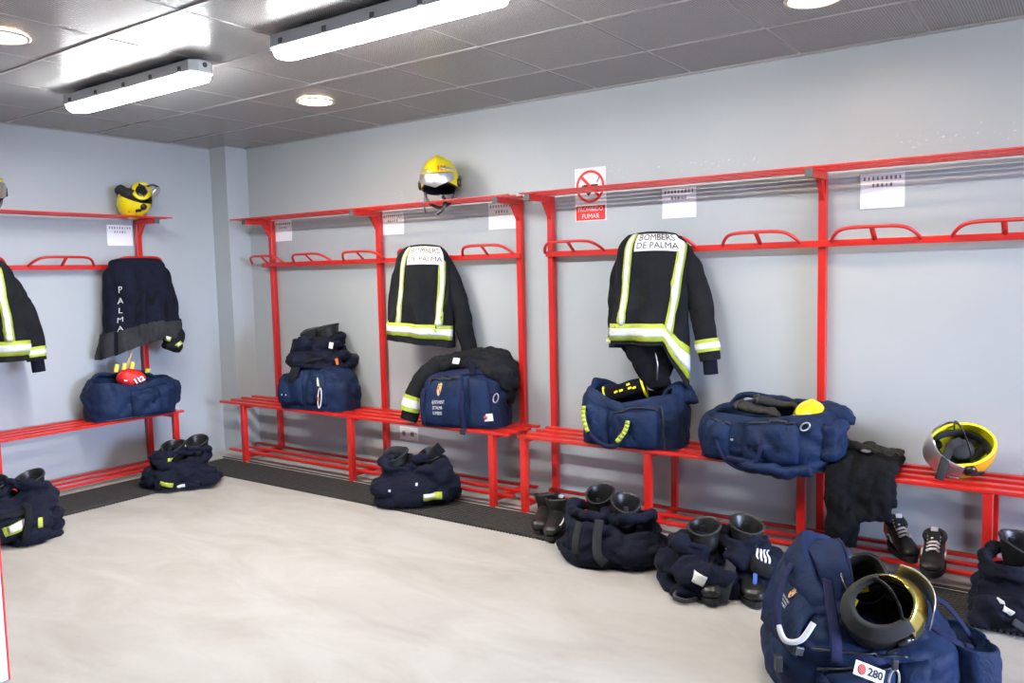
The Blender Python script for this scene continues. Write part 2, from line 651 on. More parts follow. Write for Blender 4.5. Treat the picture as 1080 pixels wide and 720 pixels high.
def blob(mb, voxel=0.012, folds=(), smooth_it=3, name='blob'):
    """fuse the closed pieces of mb into one skin (voxel remesh), then crease it"""
    me = mb.mesh(name, None)
    o = bpy.data.objects.new(name, me)
    COL.objects.link(o)
    m = o.modifiers.new('r', 'REMESH')
    m.mode = 'VOXEL'
    m.voxel_size = voxel
    m.use_smooth_shade = True
    if smooth_it:
        s = o.modifiers.new('s', 'SMOOTH')
        s.factor = 0.5
        s.iterations = smooth_it
    dg = bpy.context.evaluated_depsgraph_get()
    me2 = bpy.data.meshes.new_from_object(o.evaluated_get(dg))
    bpy.data.objects.remove(o)
    bpy.data.meshes.remove(me)
    co = [v.co.copy() for v in me2.vertices]
    nn = [v.normal.copy() for v in me2.vertices]
    for i, v in enumerate(me2.vertices):
        d = 0.0
        for amp, sc, st, seed in folds:
            d += amp * crease(co[i], sc, st, seed)
        v.co = co[i] + nn[i] * d
        if v.co.z < FLOORZ[0]:
            v.co.z = FLOORZ[0]
    me2.polygons.foreach_set('use_smooth', [True] * len(me2.polygons))
    return me2


FLOORZ = [-9.0]


def put(me, name, m, parent, loc=None, rot=None):
    me.materials.clear()
    me.materials.append(m)
    me.name = name
    return place_mesh(name, me, parent, loc, rot)


# ------------------------------------------------------------------ room shell
struct(MB().box((5.6, -3.1, -0.06), (12.0, 7.2, 0.12)).build('floor', M_FLOOR, smooth=False))
struct(MB().box((5.75, 0.08, H / 2 + .05), (11.82, 0.16, H + .3)).build('wall_back', M_WALL, smooth=False))
struct(MB().box((-0.08, -3.2, H / 2 + .05), (0.16, 6.6, H + .3)).build('wall_left', M_WALLP, smooth=False))
struct(MB().box((0.105, -0.105, H / 2), (0.21, 0.21, H)).build('wall_corner', M_WALLP, smooth=False))
struct(MB().box((5.7, -6.58, H / 2 + .05), (11.72, 0.16, H + .3)).build('wall_front', M_WALL2, smooth=False))
wr = MB()
wr.box((11.48, -0.43, H / 2 + .05), (0.16, 1.04, H + .3))
wr.box((11.48, -4.9, H / 2 + .05), (0.16, 3.3, H + .3))
wr.box((11.48, -2.1, 2.47), (0.16, 2.5, 0.5))
struct(wr.build('wall_right', M_WALL2, smooth=False))
# yard outside the open doorway
struct(MB().box((26.6, -3.2, -0.07), (30.0, 40.0, 0.12)).build('floor_yard', mat('asphalt', (.08, .08, .08), .9, var=.2, vscale=3), smooth=False))
# near white door jamb with a red edge, at the picture's very border
jb = struct(MB().bbox((2.755, -3.19, 0.30), (0.062, 0.12, 0.6), 0.004).build('trim_1', M_DOORW, smooth=False))
MB().bbox((2.786, -3.129, 0.30), (0.006, 0.006, 0.6), 0.001).build('red_edge', M_SIGNRED, jb, smooth=False)

# ceiling: dark metal lay-in tiles, runners and seams
ceil = struct(MB().box((5.7, -3.2, H + .09), (11.7, 6.8, 0.10)).build('ceiling', M_DARKGAP, smooth=False))
GX0, GY0 = 2.978 - 5 * .6, -0.587
tile_me = MB().bbox((0, 0, 0), (0.588, 0.590, 0.02), 0.004).mesh('ceiling_tile', M_TILE, False)
part_me = None
for i in range(-1, 19):
    for j in range(0, 11):
        cx = GX0 + .6 * i + .3
        cy = GY0 - .6 * (j - 1) - .3
        if cx + .3 < 0.02 or cx > 11.3 or cy < -6.4:
            continue
        o = place_mesh('ceiling_tile', tile_me, ceil, (cx, cy, H + .012))
        o.rotation_euler = (random.uniform(-.004, .004), random.uniform(-.004, .004), 0)
for j in range(0, 11):
    y = GY0 - .6 * j
    MB().box((5.7, y, H + .006), (11.4, 0.016, 0.016)).build('ceiling_runner', M_RUN, ceil, smooth=False)
for i in range(0, 19):
    x = GX0 + .6 * i
    MB().box((x, -3.3, H + .011), (0.016, 6.6, 0.012)).build('ceiling_runner', M_RUN, ceil, smooth=False)

# wall angle moulding
tr = MB().box((5.7, -0.012, H - .002), (11.4, 0.024, 0.012))
struct(tr.build('trim_2', M_RUN, smooth=False))
tr = MB().box((0.012, -3.3, H - .002), (0.024, 6.4, 0.012))
struct(tr.build('trim_3', M_RUN, smooth=False))


# ------------------------------------------------------------------ lights
def tube_light(x0, x1, y, label, diff=None):
    t = thing('fluorescent_light', label, 'light', ((x0 + x1) / 2, y, 2.448), 0, 'fluorescent ceiling lights')
    L = x1 - x0

    def oct_ring(hw, hl, c):
        return [(-hl + c, -hw), (hl - c, -hw), (hl, -hw + c), (hl, hw - c), (hl - c, hw), (-hl + c, hw), (-hl, hw - c), (-hl, -hw + c)]
    mb = MB()
    rings = [(0.062, L / 2 + .002, .035, .028), (0.070, L / 2 + .006, .035, .034), (0.068, L / 2 + .004, .035, .085), (0.045, L / 2 - .02, .03, .098)]
    for hw, hl, c, z in rings:
        mb.v += [Vector((x, yy, z)) for x, yy in oct_ring(hw, hl, c)]
    for k in range(3):
        for i in range(8):
            j = (i + 1) % 8
            mb.f.append((k * 8 + i, k * 8 + j, k * 8 + 8 + j, k * 8 + 8 + i))
    mb.f.append(tuple(range(8)))
    mb.f.append(tuple(range(24, 32)))
    mb.build('housing', M_HOUSING, t, smooth=False)
    mb = MB()
    rings = [(0.060, L / 2 - .002, .034, .034), (0.058, L / 2 - .006, .034, .010), (0.050, L / 2 - .016, .032, .0)]
    for hw, hl, c, z in rings:
        mb.v += [Vector((x, yy, z)) for x, yy in oct_ring(hw, hl, c)]
    for k in range(2):
        for i in range(8):
            j = (i + 1) % 8
            mb.f.append((k * 8 + i, k * 8 + j, k * 8 + 8 + j, k * 8 + 8 + i))
    mb.f.append(tuple(range(8)))
    mb.f.append(tuple(range(16, 24)))
    mb.build('diffuser', diff or M_DIFF, t, smooth=False)
    for x in (-L * .42, -L * .2, L * .02, L * .22, L * .42):
        MB().bbox((x, -0.071, .050), (0.022, 0.008, 0.026), 0.002).build('clip', M_CAP, t, smooth=False)
    for x in (-L * .33, L * .33):
        MB().box((x, 0, .106), (0.03, 0.05, 0.022)).build('hanger', M_CAP, t, smooth=False)
    for s in (-1, 1):
        MB().tube([(s * (L / 2 + .003), .0, .067), (s * (L / 2 + .009), .0, .067)], .012, 10).build('cable_gland', M_CAP, t)
    return t


tube_light(1.19, 2.455, -1.93, 'shorter looking lit fluorescent batten hanging nearest the left wall')
tube_light(3.01, 4.275, -1.93, 'lit fluorescent batten in the middle of the ceiling above the room')
tube_light(5.05, 6.32, -1.93, 'unseen dimmer fluorescent batten added outside the picture to brighten the right', mat('light_diffuser_dim', (0.95, 0.97, 1.0), 0.35, emit=TUBE_W * .55, ecol=(1.0, 0.98, 0.95)))  # unseen third batten, added at reduced emission to lift the right side


def downlight(x, y, label):
    t = thing('downlight', label, 'light', (x, y, H), 0, 'warm recessed downlights')
    mb = MB()
    prof = [(.105, -.001), (.118, -.004), (.118, -.010), (.104, -.014), (.098, -.006)]
    mb.grid(lambda u, v: (cat1([p[0] for p in prof], v) * math.cos(2 * PI * u), cat1([p[0] for p in prof], v) * math.sin(2 * PI * u), cat1([p[1] for p in prof], v)), 32, 8, True)
    mb.build('trim_ring', M_SPOTRING, t)
    mb = MB()
    mb.ell((0, 0, -.004), (.099, .099, .006), 28, 6)
    mb.build('lens', M_SPOT, t)
    ld = bpy.data.lights.new('downlight_beam', 'SPOT')
    ld.energy = SPOT_BEAM
    ld.color = (1.0, 0.80, 0.58)
    ld.spot_size = math.radians(125)
    ld.spot_blend = 0.8
    ld.shadow_soft_size = 0.05
    lo = bpy.data.objects.new('downlight_beam', ld)
    COL.objects.link(lo)
    lo.parent = t
    lo.location = (0, 0, -.03)


downlight(2.078, -0.887, 'glowing warm round downlight between the far batten and the back wall')
downlight(2.078, -2.687, 'glowing warm round downlight cut by the left picture edge')
downlight(5.078, -0.887, 'glowing warm round downlight high above the right bench')


# ------------------------------------------------------------------ red racks
def rack(name, label, loc, rotz, seat, shelf, rail, posts, legs, loops, stubs=()):
    t = thing(name, label, 'rack', loc, rotz, None)

    def bar(nm, x0, x1, y, z, sx, sz, bev=.003, par=t):
        return MB().bbox(((x0 + x1) / 2, y, z), (x1 - x0, sx, sz), bev).build(nm, M_RED, par, smooth=False)
    for y in (-.395, -.290, -.185, -.080):
        bar('seat_slat', seat[0], seat[1], y, .474, .042, .018)
    for y in (-.345, -.215, -.085):
        bar('lower_slat', seat[0] + .02, seat[1] - .02, y, .073, .036, .016)
    for x in legs:
        MB().bbox((x, -.392, .2325), (.040, .040, .465), .004).build('leg', M_RED, t, smooth=False)
        MB().bbox((x, -.21, .450), (.034, .34, .030), .003).build('cross_bar', M_RED, t, smooth=False)
        MB().bbox((x, -.21, .050), (.030, .34, .030), .003).build('cross_bar', M_RED, t, smooth=False)
    for x in stubs:
        MB().bbox((x, -.04, .255), (.036, .036, .42), .004).build('rear_leg', M_RED, t, smooth=False)
    for x in posts:
        MB().bbox((x, -.035, .99), (.040, .040, 1.90), .004).build('post', M_RED, t, smooth=False)
        arm = MB().bbox((x, -.165, 1.920), (.036, .27, .038), .003).build('arm', M_RED, t, smooth=False)
        MB().bbox((x, -.302, 1.920), (.040, .010, .042), .003).build('arm_cap', M_CAP, arm, smooth=False)
        g = MB()
        g.slab([(-.055, 1.90), (-.125, 1.90), (-.055, 1.80)], x - .012, x + .012,
               Matrix(((0, 0, 1, 0), (1, 0, 0, 0), (0, 1, 0, 0), (0, 0, 0, 1))))
        g.build('gusset', M_RED, arm, smooth=False)
    for y in (-.285, -.212, -.139, -.066):
        bar('shelf_slat', shelf[0], shelf[1], y, 1.946, .034, .009, .002)
    bar('hook_rail', rail[0], rail[1], -.068, 1.580, .022, .034)
    for (a, b) in loops:
        m = (a + b) / 2
        pts = [(a, -.075, 1.588), (a + .02, -.105, 1.615), (a + .055, -.135, 1.640), (a + .11, -.150, 1.650), (m, -.152, 1.651),
               (b - .11, -.150, 1.650), (b - .055, -.135, 1.640), (b - .02, -.105, 1.615), (b, -.075, 1.588)]
        lp = MB().tube(spline(pts, 26), .0095, 8).build('coat_loop', M_RED, t)
        MB().tube([(m, -.070, 1.585), (m, -.148, 1.647)], .013, 8, .005).build('loop_strut', M_RED, lp)
    return t


rack('coat_rack', 'red tubular clothes rack with bench standing next to the corner, three posts',
     (0, 0, 0), 0, (.25, 3.155), (.35, 3.10), (.44, 3.03), (.53, 1.75, 3.01), (.53, 1.75, 3.01),
     [(.32, .73), (.845, 1.28), (1.41, 1.84), (1.98, 2.40), (2.565, 2.99)])
rack('coat_rack', 'long red tubular clothes rack with bench on the right, under the no smoking sign',
     (0, 0, 0), 0, (3.215, 7.45), (3.19, 7.35), (3.23, 7.2), (3.25, 4.905, 6.56), (3.25, 4.078, 4.905, 5.70, 6.56),
     [(3.225, 3.65), (3.81, 4.23), (4.385, 4.80), (4.955, 5.37), (5.50, 5.93), (6.08, 6.50)], stubs=(4.078, 5.70))
rack('coat_rack', 'red tubular clothes rack with bench along the left wall, cut by the picture edge',
     (0, 0, 0), PI / 2, (-3.75, -.84), (-3.70, -.775), (-3.6, -.88), (-.905, -2.15, -3.4), (-.905, -2.15, -3.4),
     [(-1.165, -.745), (-1.74, -1.285), (-2.32, -1.88), (-2.9, -2.46), (-3.45, -3.03)])

# ------------------------------------------------------------------ rubber mats
def rubber_mat(label, x0, x1, y0, y1, teeth_side):
    out = []
    step = .022
    if teeth_side == 'front':
        n = int((x1 - x0) / step)
        for i in range(n):
            xa = x0 + (x1 - x0) * i / n
            out += [(xa, y0), (xa + step * .5, y0), (xa + step * .5, y0 - .010), (xa + step * .98, y0 - .010)]
        out += [(x1, y0), (x1, y1), (x0, y1)]
    else:
        n = int((y1 - y0) / step)
        out = [(x0, y0)]
        for i in range(n):
            ya = y0 + (y1 - y0) * i / n
            out += [(x1, ya), (x1, ya + step * .5), (x1 + .010, ya + step * .5), (x1 + .010, ya + step * .98)]
        out += [(x1, y1), (x0, y1)]
    t = thing('rubber_mat', label, 'mat', (0, 0, 0))
    mb = MB()
    mb.slab(out, .0, .012)
    mb.build('mat_base', M_MAT, t, smooth=False)
    ribs = MB()
    if teeth_side == 'front':
        k = int((y1 - y0) / .026)
        for i in range(k):
            y = y0 + .013 + i * .026
            ribs.box(((x0 + x1) / 2, y, .0135), (x1 - x0, .012, .005))
    else:
        k = int((x1 - x0) / .026)
        for i in range(k):
            x = x0 + .013 + i * .026
            ribs.box((x, (y0 + y1) / 2, .0135), (.012, y1 - y0, .005))
    o = ribs.build('mat_ribs', M_MAT, t, smooth=False)
    o['kind'] = 'stuff'
    return t


rubber_mat('long dark ribbed rubber mat on the floor in front of the back wall benches', .30, 7.6, -.765, -.425, 'front')
rubber_mat('dark ribbed rubber mat on the floor in front of the left wall bench', .315, .78, -4.2, -.785, 'side')
# pale strip and groove in the floor behind the mat
s1 = struct(MB().box((3.9, -.408, .003), (7.4, .018, .006)).build('trim_4', M_STRIP, smooth=False))
s2 = struct(MB().box((3.9, -.372, .002), (7.4, .03, .004)).build('trim_5', M_MAT, smooth=False))


# ------------------------------------------------------------------ papers, sign, socket
def paper(label, c, w, h, wall='back', lines=2):
    if wall == 'back':
        t = thing('paper_sheet', label, 'paper', (c[0], -.0005, c[1]), 0, 'name sheets on the walls')
    else:
        t = thing('paper_sheet', label, 'paper', (.0005, c[0], c[1]), PI / 2, 'name sheets on the walls')
    G = lambda a, b: (a * w, -.003 - .003 * math.cos(a * 5 + b * 3) - .002 * b, b * h)
    G2 = lambda a, b: (a * w, G(a, b)[1], -b * h)
    mb = MB()
    mb.grid(lambda u, v: (w * (u - .5), -.0035 - .003 * (0.5 - v) ** 2 * 4 - .0015 * math.sin(u * 5), h * (.5 - v)), 8, 8)
    mb.build('sheet', M_PAPER, t)
    rnd = random.Random(int(c[0] * 1000))
    ink = MB()
    words = ['ABCDE'[k % 5] for k in range(4)]
    for k in range(lines):
        y = h * (.36 - .20 * k)
        n = 9 - 4 * k
        for i in range(n):
            x = w * (-.40 + .80 * i / 8 + (.2 if k else 0))
            ww = w * .045 * rnd.uniform(.6, 1.2)
            ink.box((x, -.0085, y), (ww, .0008, h * .10))
    o = ink.build('print_line', M_INK, t, smooth=False)
    return t


paper('blank looking white sheet on the left wall beside the rack post', (-1.032, 1.820), .20, .155, 'left')
paper('small white sheet nearest the corner, under the shelf on the back wall', (.645, 1.852), .205, .165)
paper('white sheet on the wall just right of the middle post of the corner rack', (1.866, 1.843), .21, .155)
paper('white sheet under the shelf end beside the gap between the two racks', (2.848, 1.846), .222, .178)
paper('white sheet above the collar of the jacket on the long rack', (4.10, 1.846), .208, .175, lines=2)
paper('white sheet with ragged edges right of the long rack post', (5.18, 1.832), .205, .172, lines=2)

t = thing('no_smoking_sign', 'white and red no smoking sign reading PROHIBIDO FUMAR on the wall', 'sign', (3.519, 0, 1.936))
W_, H_ = .218, .325
MB().bbox((0, -.003, 0), (W_, .004, H_), .001).build('sign_plate', M_WHITE, t, smooth=False)
ring = MB()
for a0, r0, r1 in ((0, .083, .099),):
    ring.grid(lambda u, v: ((r0 + (r1 - r0) * v) * math.cos(2 * PI * u), -.0062, .048 + (r0 + (r1 - r0) * v) * math.sin(2 * PI * u)), 40, 1, True)
ring.box((0, -.0062, .048), (.17, .0008, .018), Matrix.Rotation(math.radians(45), 3, 'Y'))
ring.build('prohibition_ring', M_SIGNRED, t, smooth=False)
cg = MB()
cg.box((.004, -.0055, .052), (.100, .0006, .016))
cg.box((-.052, -.0055, .050), (.010, .0006, .016))
cg.box((-.012, -.0055, .012), (.030, .0006, .030), Matrix.Rotation(math.radians(45), 3, 'Y'))
for k in range(3):
    cg.box((.05 + .006 * k, -.0055, .075 + .010 * k), (.006, .0006, .012))
cg.build('cigarette', M_BLKINK, t, smooth=False)
MB().box((0, -.0056, -.112), (.205, .0008, .088)).build('red_panel', M_SIGNRED, t, smooth=False)
tx = MB()
tx.text('PROHIBIDO', .038, lambda x, y: (x * .88, -.0066, -.090 + y), bold=0)
tx.build('lettering', M_WHITE, t, smooth=False)
tx = MB()
tx.text('FUMAR', .040, lambda x, y: (x * .95, -.0066, -.133 + y), bold=0)
tx.build('lettering', M_WHITE, t, smooth=False)

t = thing('wall_socket', 'white double wall socket under the bench of the corner rack', 'socket', (1.954, 0, .300))
MB().bbox((0, -.006, 0), (.175, .012, .095), .003).build('plate', M_SOCK, t, smooth=False)
for x in (-.042, .042):
    s = MB().bbox((x, -.0135, 0), (.066, .005, .068), .002).build('socket_face', M_SOCK, t, smooth=False)
    MB().tube([(x, -.0165, 0), (x, -.0155, 0)], .019, 16).build('socket_well', M_INK, s)


# ------------------------------------------------------------------ jackets
def jacket(label, loc, rotz, p):
    """a turnout coat hung by its collar, back to the viewer; local -Y is the visible back"""
    t = thing('fire_jacket', label, 'jacket', loc, rotz)
    L, hw, dp = p['L'], p['hw'], p['dp']
    seed = p.get('seed', 1.0)
    hem = p.get('hem', lambda a: 0.0)
    lean = p.get('lean', 0.0)

    def W(v):
        k = 1 - min(v / .16, 1)
        return (hw * p.get('top', .84) + (hw - hw * p.get('top', .84)) * min(v / .9, 1) ** .8) * (1 - .30 * k ** 2.4)

    def S(u, v, din=0.0):
        th = 2 * PI * u
        c, s = math.cos(th), math.sin(th)
        w = W(v) - din
        d = dp * (.22 + .78 * min(max(v, 0) / .22, 1) ** .6) * (1 + .15 * v) - din
        x = w * c
        y = d * (abs(s) ** .8) * (1 if s > 0 else -1)
        z = -L * v - hem(c) * max(v, 0) ** 3 - .015 * (c * c) * (1 - v)
        kf = max(0.0, min(1.0, (v - .16) / .25))
        fold = .017 * kf * math.sin(x * 26 + seed + v * 1.5) * min(1, v * 1.2) + .034 * kf * (crease((x, y * .5, z), 4.5, (1.5, 1, .45), seed) - .1)
        y += fold * (1 if s < 0 else -1)
        x += lean * v + .008 * noise.noise(Vector((z * 7, seed, s)))
        return (x, y, z)

    def G(a, b):
        a = max(-1, min(1, a))
        return S(1 - math.acos(a) / (2 * PI), b)
    G.flip = True
    mb = MB()
    mb.grid(S, 96, 56, True)
    mb.cap([i for i in range(96)][::-1])
    mb.build('coat_body', M_BLACKC, t)
    mb = MB()
    mb.grid(lambda u, v: S(u, 1 - v * .5, .006), 64, 20, True)
    b0 = len(mb.v) - 64
    mb.cap([b0 + i for i in range(64)])
    mb.build('lining', M_BLACKCLOTH, t)
    # reflective stripes: yellow band with a silver middle
    def stripe(q, nu, nv, axis):
        y = MB().patch(G, q, .007, nu, nv, .005).build('yellow_stripe', M_YEL, t)
        m = []
        for k in range(4):
            m.append(None)
        def lerp(A, B, f):
            return (A[0] + (B[0] - A[0]) * f, A[1] + (B[1] - A[1]) * f)
        if axis == 'v':
            q2 = [lerp(q[0], q[1], .24), lerp(q[0], q[1], .76), lerp(q[3], q[2], .76), lerp(q[3], q[2], .24)]
        else:
            q2 = [lerp(q[0], q[3], .26), lerp(q[1], q[2], .26), lerp(q[1], q[2], .74), lerp(q[0], q[3], .74)]
        MB().patch(G, q2, .0095, nu, nv, .003).build('silver_band', M_SIL, y)
    for s in p['stripes']:
        stripe(*s)
    if 'panel' in p:
        a0, a1, v0, v1 = p['panel']
        pn = MB().patch(G, [(a0, v0), (a1, v0), (a1, v1), (a0, v1)], .008, 40, 12, .005).build('back_panel', M_WHITE, t)
        pts = (a1 - a0) * hw
        hh = (v1 - v0) * L
        rows = p['text']
        for k, row in enumerate(rows):
            tx = MB()
            vm = v0 + (v1 - v0) * (.28 + .46 * k)

            def plc(x, y, vm=vm, k=k):
                a = (a0 + a1) / 2 + x / hw * p.get('tx', .93)
                b = vm - y / L
                q = Vector(G(a, b))
                e = 1e-3
                n = (Vector(G(a + e, b)) - Vector(G(a - e, b))).cross(Vector(G(a, b - e)) - Vector(G(a, b + e))).normalized()
                return q + n * .018
            tx.text(row, min(pts * p.get('ts', .172), hh * .52), plc, bold=0, space=p.get('space', 1.0))
            tx.build('lettering', M_BLKINK, pn, smooth=False)
    # sleeves
    for sl in p['sleeves']:
        path = spline(sl['pts'], 26)
        R = sl['r']
        b = MB()
        n = 28

        def T(u, v, k=1.0, extra=0.0):
            i = v * 26
            i0 = min(int(i), 25)
            f = i - i0
            c = path[i0].lerp(path[i0 + 1], f)
            d = (path[min(i0 + 1, 26)] - path[max(i0 - 0, 0)]).normalized()
            ux = Vector((1, 0, 0)) - d * d.x
            ux.normalize()
            uy = d.cross(ux)
            r = cat1(R, v)
            th = 2 * PI * u
            q = c + ux * (math.cos(th) * (r + extra)) + uy * (math.sin(th) * (r * .72 + extra))
            cr = .011 * crease(q, 8, (1, 1, .6), seed + 5)
            return q + (q - c).normalized() * cr
        b.grid(T, n, 40, True)
        b.cap(range(n))
        k0 = len(b.v) - n
        so = b.build('sleeve', M_BLACKC, t)
        if 'cuff' in sl:
            c0, c1 = sl['cuff']
            y = MB()
            y.grid(lambda u, v: T(u, c0 + (c1 - c0) * v, 1, .006), n, 4, True)
            y.build('yellow_stripe', M_YEL, so)
            y = MB()
            y.grid(lambda u, v: T(u, c0 + (c1 - c0) * (.28 + .44 * v), 1, .009), n, 3, True)
            y.build('silver_band', M_SIL, so)
        if 'wrist' in sl:
            e = path[-1]
            wpts = [e + Vector((0, 0, .03)), e + Vector((.004, 0, -.03)), e + Vector((.008, 0, -.075))]
            MB().tube(spline(wpts, 6), .040, 14, .028, up=(0, 1, 0)).build('knit_wrist', M_TROU, so)
    return t


# jacket on the corner rack
jacket('dark fire jacket hung above the crested bag on the corner rack, panel partly covered',
       (2.325, -.205, 1.675), math.radians(24),
       dict(L=.640, hw=.232, dp=.095, seed=3.1, top=.76, lean=-.035,
            hem=lambda c: .035 + .03 * c,
            stripes=[([(-.64, .03), (-.46, .03), (-.56, .81), (-.74, .81)], 4, 22, 'v'),
                     ([(.72, .12), (.90, .18), (.72, .81), (.50, .81)], 4, 22, 'v'),
                     ([(-.99, .81), (.99, .81), (.99, .935), (-.99, .935)], 34, 3, 'h')],
            panel=(-.42, .84, .030, .215), text=['BOMBERS', 'DE PALMA'], tx=1.26, ts=.158,
            sleeves=[dict(pts=[(-.13, .03, -.05), (-.205, .07, -.26), (-.235, .06, -.44), (-.245, .045, -.62)], r=[.03, .06, .056, .050], cuff=(.80, .92)),
                     dict(pts=[(.11, .02, -.05), (.190, .02, -.25), (.255, .0, -.46), (.310, -.02, -.74)], r=[.03, .066, .062, .055])]))
# jacket on the long rack
jk = jacket('dark fire jacket with BOMBERS DE PALMA panel hung on the long rack above two bags',
            (4.025, -.205, 1.680), math.radians(16),
            dict(L=.630, hw=.220, dp=.095, seed=8.4, top=.86, lean=-.02,
                 hem=lambda c: .26 * max(0, c - .42) ** .9 * 1.6,
                 stripes=[([(-.70, .02), (-.46, .02), (-.58, .82), (-.76, .82)], 4, 22, 'v'),
                          ([(.80, .05), (.99, .10), (.62, .83), (.44, .82)], 4, 22, 'v'),
                          ([(-.99, .81), (.99, .81), (.99, .965), (-.99, .965)], 40, 3, 'h')],
                 panel=(-.42, .84, .030, .175), text=['BOMBERS', 'DE PALMA'], tx=1.14, ts=.168,
                 sleeves=[dict(pts=[(-.13, .03, -.05), (-.20, .07, -.25), (-.222, .06, -.48), (-.225, .05, -.66)], r=[.03, .055, .050, .045], cuff=(.86, .93)),
                          dict(pts=[(.13, .02, -.04), (.215, .03, -.24), (.275, .0, -.48), (.315, -.03, -.72)], r=[.03, .070, .066, .056], cuff=(.82, .91), wrist=1)]))
tail = MB()
tl = vloft([(-.42, -.02, .0, .16, .06, 2.2, .5), (-.58, -.03, .0, .185, .07, 2.2, .8), (-.72, -.01, .0, .13, .06, 2.2, 1), (-.86, .02, .0, .07, .045, 2.2, 1), (-.90, .02, .0, .01, .01, 2.2, .3)],
           .022, 7, (1.4, 1, .5), 4.2)
tail.grid(tl, 48, 30, True)
tail.build('front_tail', M_BLACKCLOTH, jk)
MB().tube([(.02, -.062, -.66), (.035, -.060, -.74), (.03, -.055, -.83)], .004, 6).build('zip', M_STEEL, jk)
# jacket at the left picture edge
jacket('dark fire jacket with yellow stripes cut by the left picture edge',
       (.235, -2.11, 1.640), math.radians(68),
       dict(L=.62, hw=.245, dp=.095, seed=12.7, top=.70, lean=.02,
            hem=lambda c: .05,
            stripes=[([(-.60, .05), (-.38, .05), (-.46, .82), (-.68, .82)], 4, 22, 'v'),
                     ([(.40, .06), (.66, .10), (.62, .82), (.40, .82)], 4, 22, 'v'),
                     ([(-.99, .82), (.99, .82), (.99, .95), (-.99, .95)], 34, 3, 'h')],
            panel=(-.36, .36, .02, .20), text=['BOMBERS', 'DE PALMA'], tx=.70,
            sleeves=[dict(pts=[(-.16, .03, -.09), (-.235, .06, -.26), (-.265, .05, -.44), (-.275, .03, -.66)], r=[.06, .07, .066, .060], cuff=(.80, .92)),
                     dict(pts=[(.12, .02, -.05), (.20, .03, -.28), (.26, .01, -.48), (.285, -.01, -.68)], r=[.03, .070, .066, .058], cuff=(.83, .94), wrist=1)]))

# navy coat hung inside out on the left wall
t = thing('navy_coat', 'plain navy coat hung like a hood beside the post of the left wall rack', 'coat', (.225, -1.035, 1.640), math.radians(73))
cl = [(0, -.02, 0, .02, .01, 2.6, 0), (.0, -.02, 0, .12, .05, 2.6, .2), (-.03, -.01, 0, .185, .085, 2.6, .5), (-.12, .0, 0, .225, .10, 2.5, .9), (-.30, .005, 0, .260, .115, 2.4, 1.2), (-.46, .0, 0, .283, .12, 2.4, 1.5), (-.60, -.005, 0, .288, .12, 2.4, 1.7)]


def zm(x, y, v):
    return -max(0, v - .55) * (.75 * max(0, -x + .05) + .02)


C_ = vloft(cl, .034, 5.5, (1.6, 1, .45), 21.0, zmod=zm)
mb = MB()
mb.grid(C_, 90, 50, True)
mb.build('coat_body', M_TROU, t)
mb = MB()
mb.grid(lambda u, v: tuple(Vector(C_(u, 1 - .4 * v)) * .97 + Vector((0, 0, -.03))), 60, 16, True)
mb.cap(list(range(len(mb.v) - 60, len(mb.v))))
mb.build('lining', M_BLACKCLOTH, t)
GC = lambda a, b: C_(a, b)
GC.flip = True
GC2 = lambda a, b: C_(a, b)
hemb = MB()
hemb.grid(lambda u, v: tuple(Vector(C_(u, .84 + .165 * v)) * 1.045 + Vector((0, 0, .02))), 90, 8, True)
hemb.build('grey_hem', M_GREYC, t)
tx = MB()


for k, ch in enumerate('PALMA'):
    def plc(x, y, k=k):
        q = Vector(C_(.590 + x * .75, .60 + .058 * k - y * .9))
        return q + Vector((-.006, -.012, 0))
    tx.text(ch, .052, plc)
tx.build('lettering', M_SIL, t, smooth=False)
sl = MB()
sl.tube(spline([(.20, -.02, -.48), (.225, -.03, -.60), (.19, -.05, -.70)], 14), .075, 18, .06)
so = put(blob(sl, .012, [(.012, 12, (1, 1, 1), 3)]), 'sleeve_end', M_BLACKC, t)
y = MB()
y.bbox((.155, -.108, -.605), (.05, .008, .035), .003, Euler((.2, .3, 0)).to_matrix())
y.bbox((.235, -.105, -.655), (.055, .008, .030), .003, Euler((.2, -.6, 0)).to_matrix())
yo = y.build('yellow_stripe', M_YEL, so, smooth=False)
y = MB()
y.bbox((.155, -.114, -.600), (.04, .006, .022), .003, Euler((.2, .3, 0)).to_matrix())
y.bbox((.235, -.111, -.652), (.022, .006, .022), .003, Euler((.2, -.6, 0)).to_matrix())
y.build('silver_band', M_SIL, yo, smooth=False)


# ------------------------------------------------------------------ bags
def U(x, ry):
    """u parameter of a point x on the front face"""
    return (math.atan2(-ry, x) / (2 * PI)) % 1.0


def puff(h):
    return lambda s, t: h * (max(0, math.sin(PI * s)) ** .35) * (max(0, math.sin(PI * t)) ** .35)


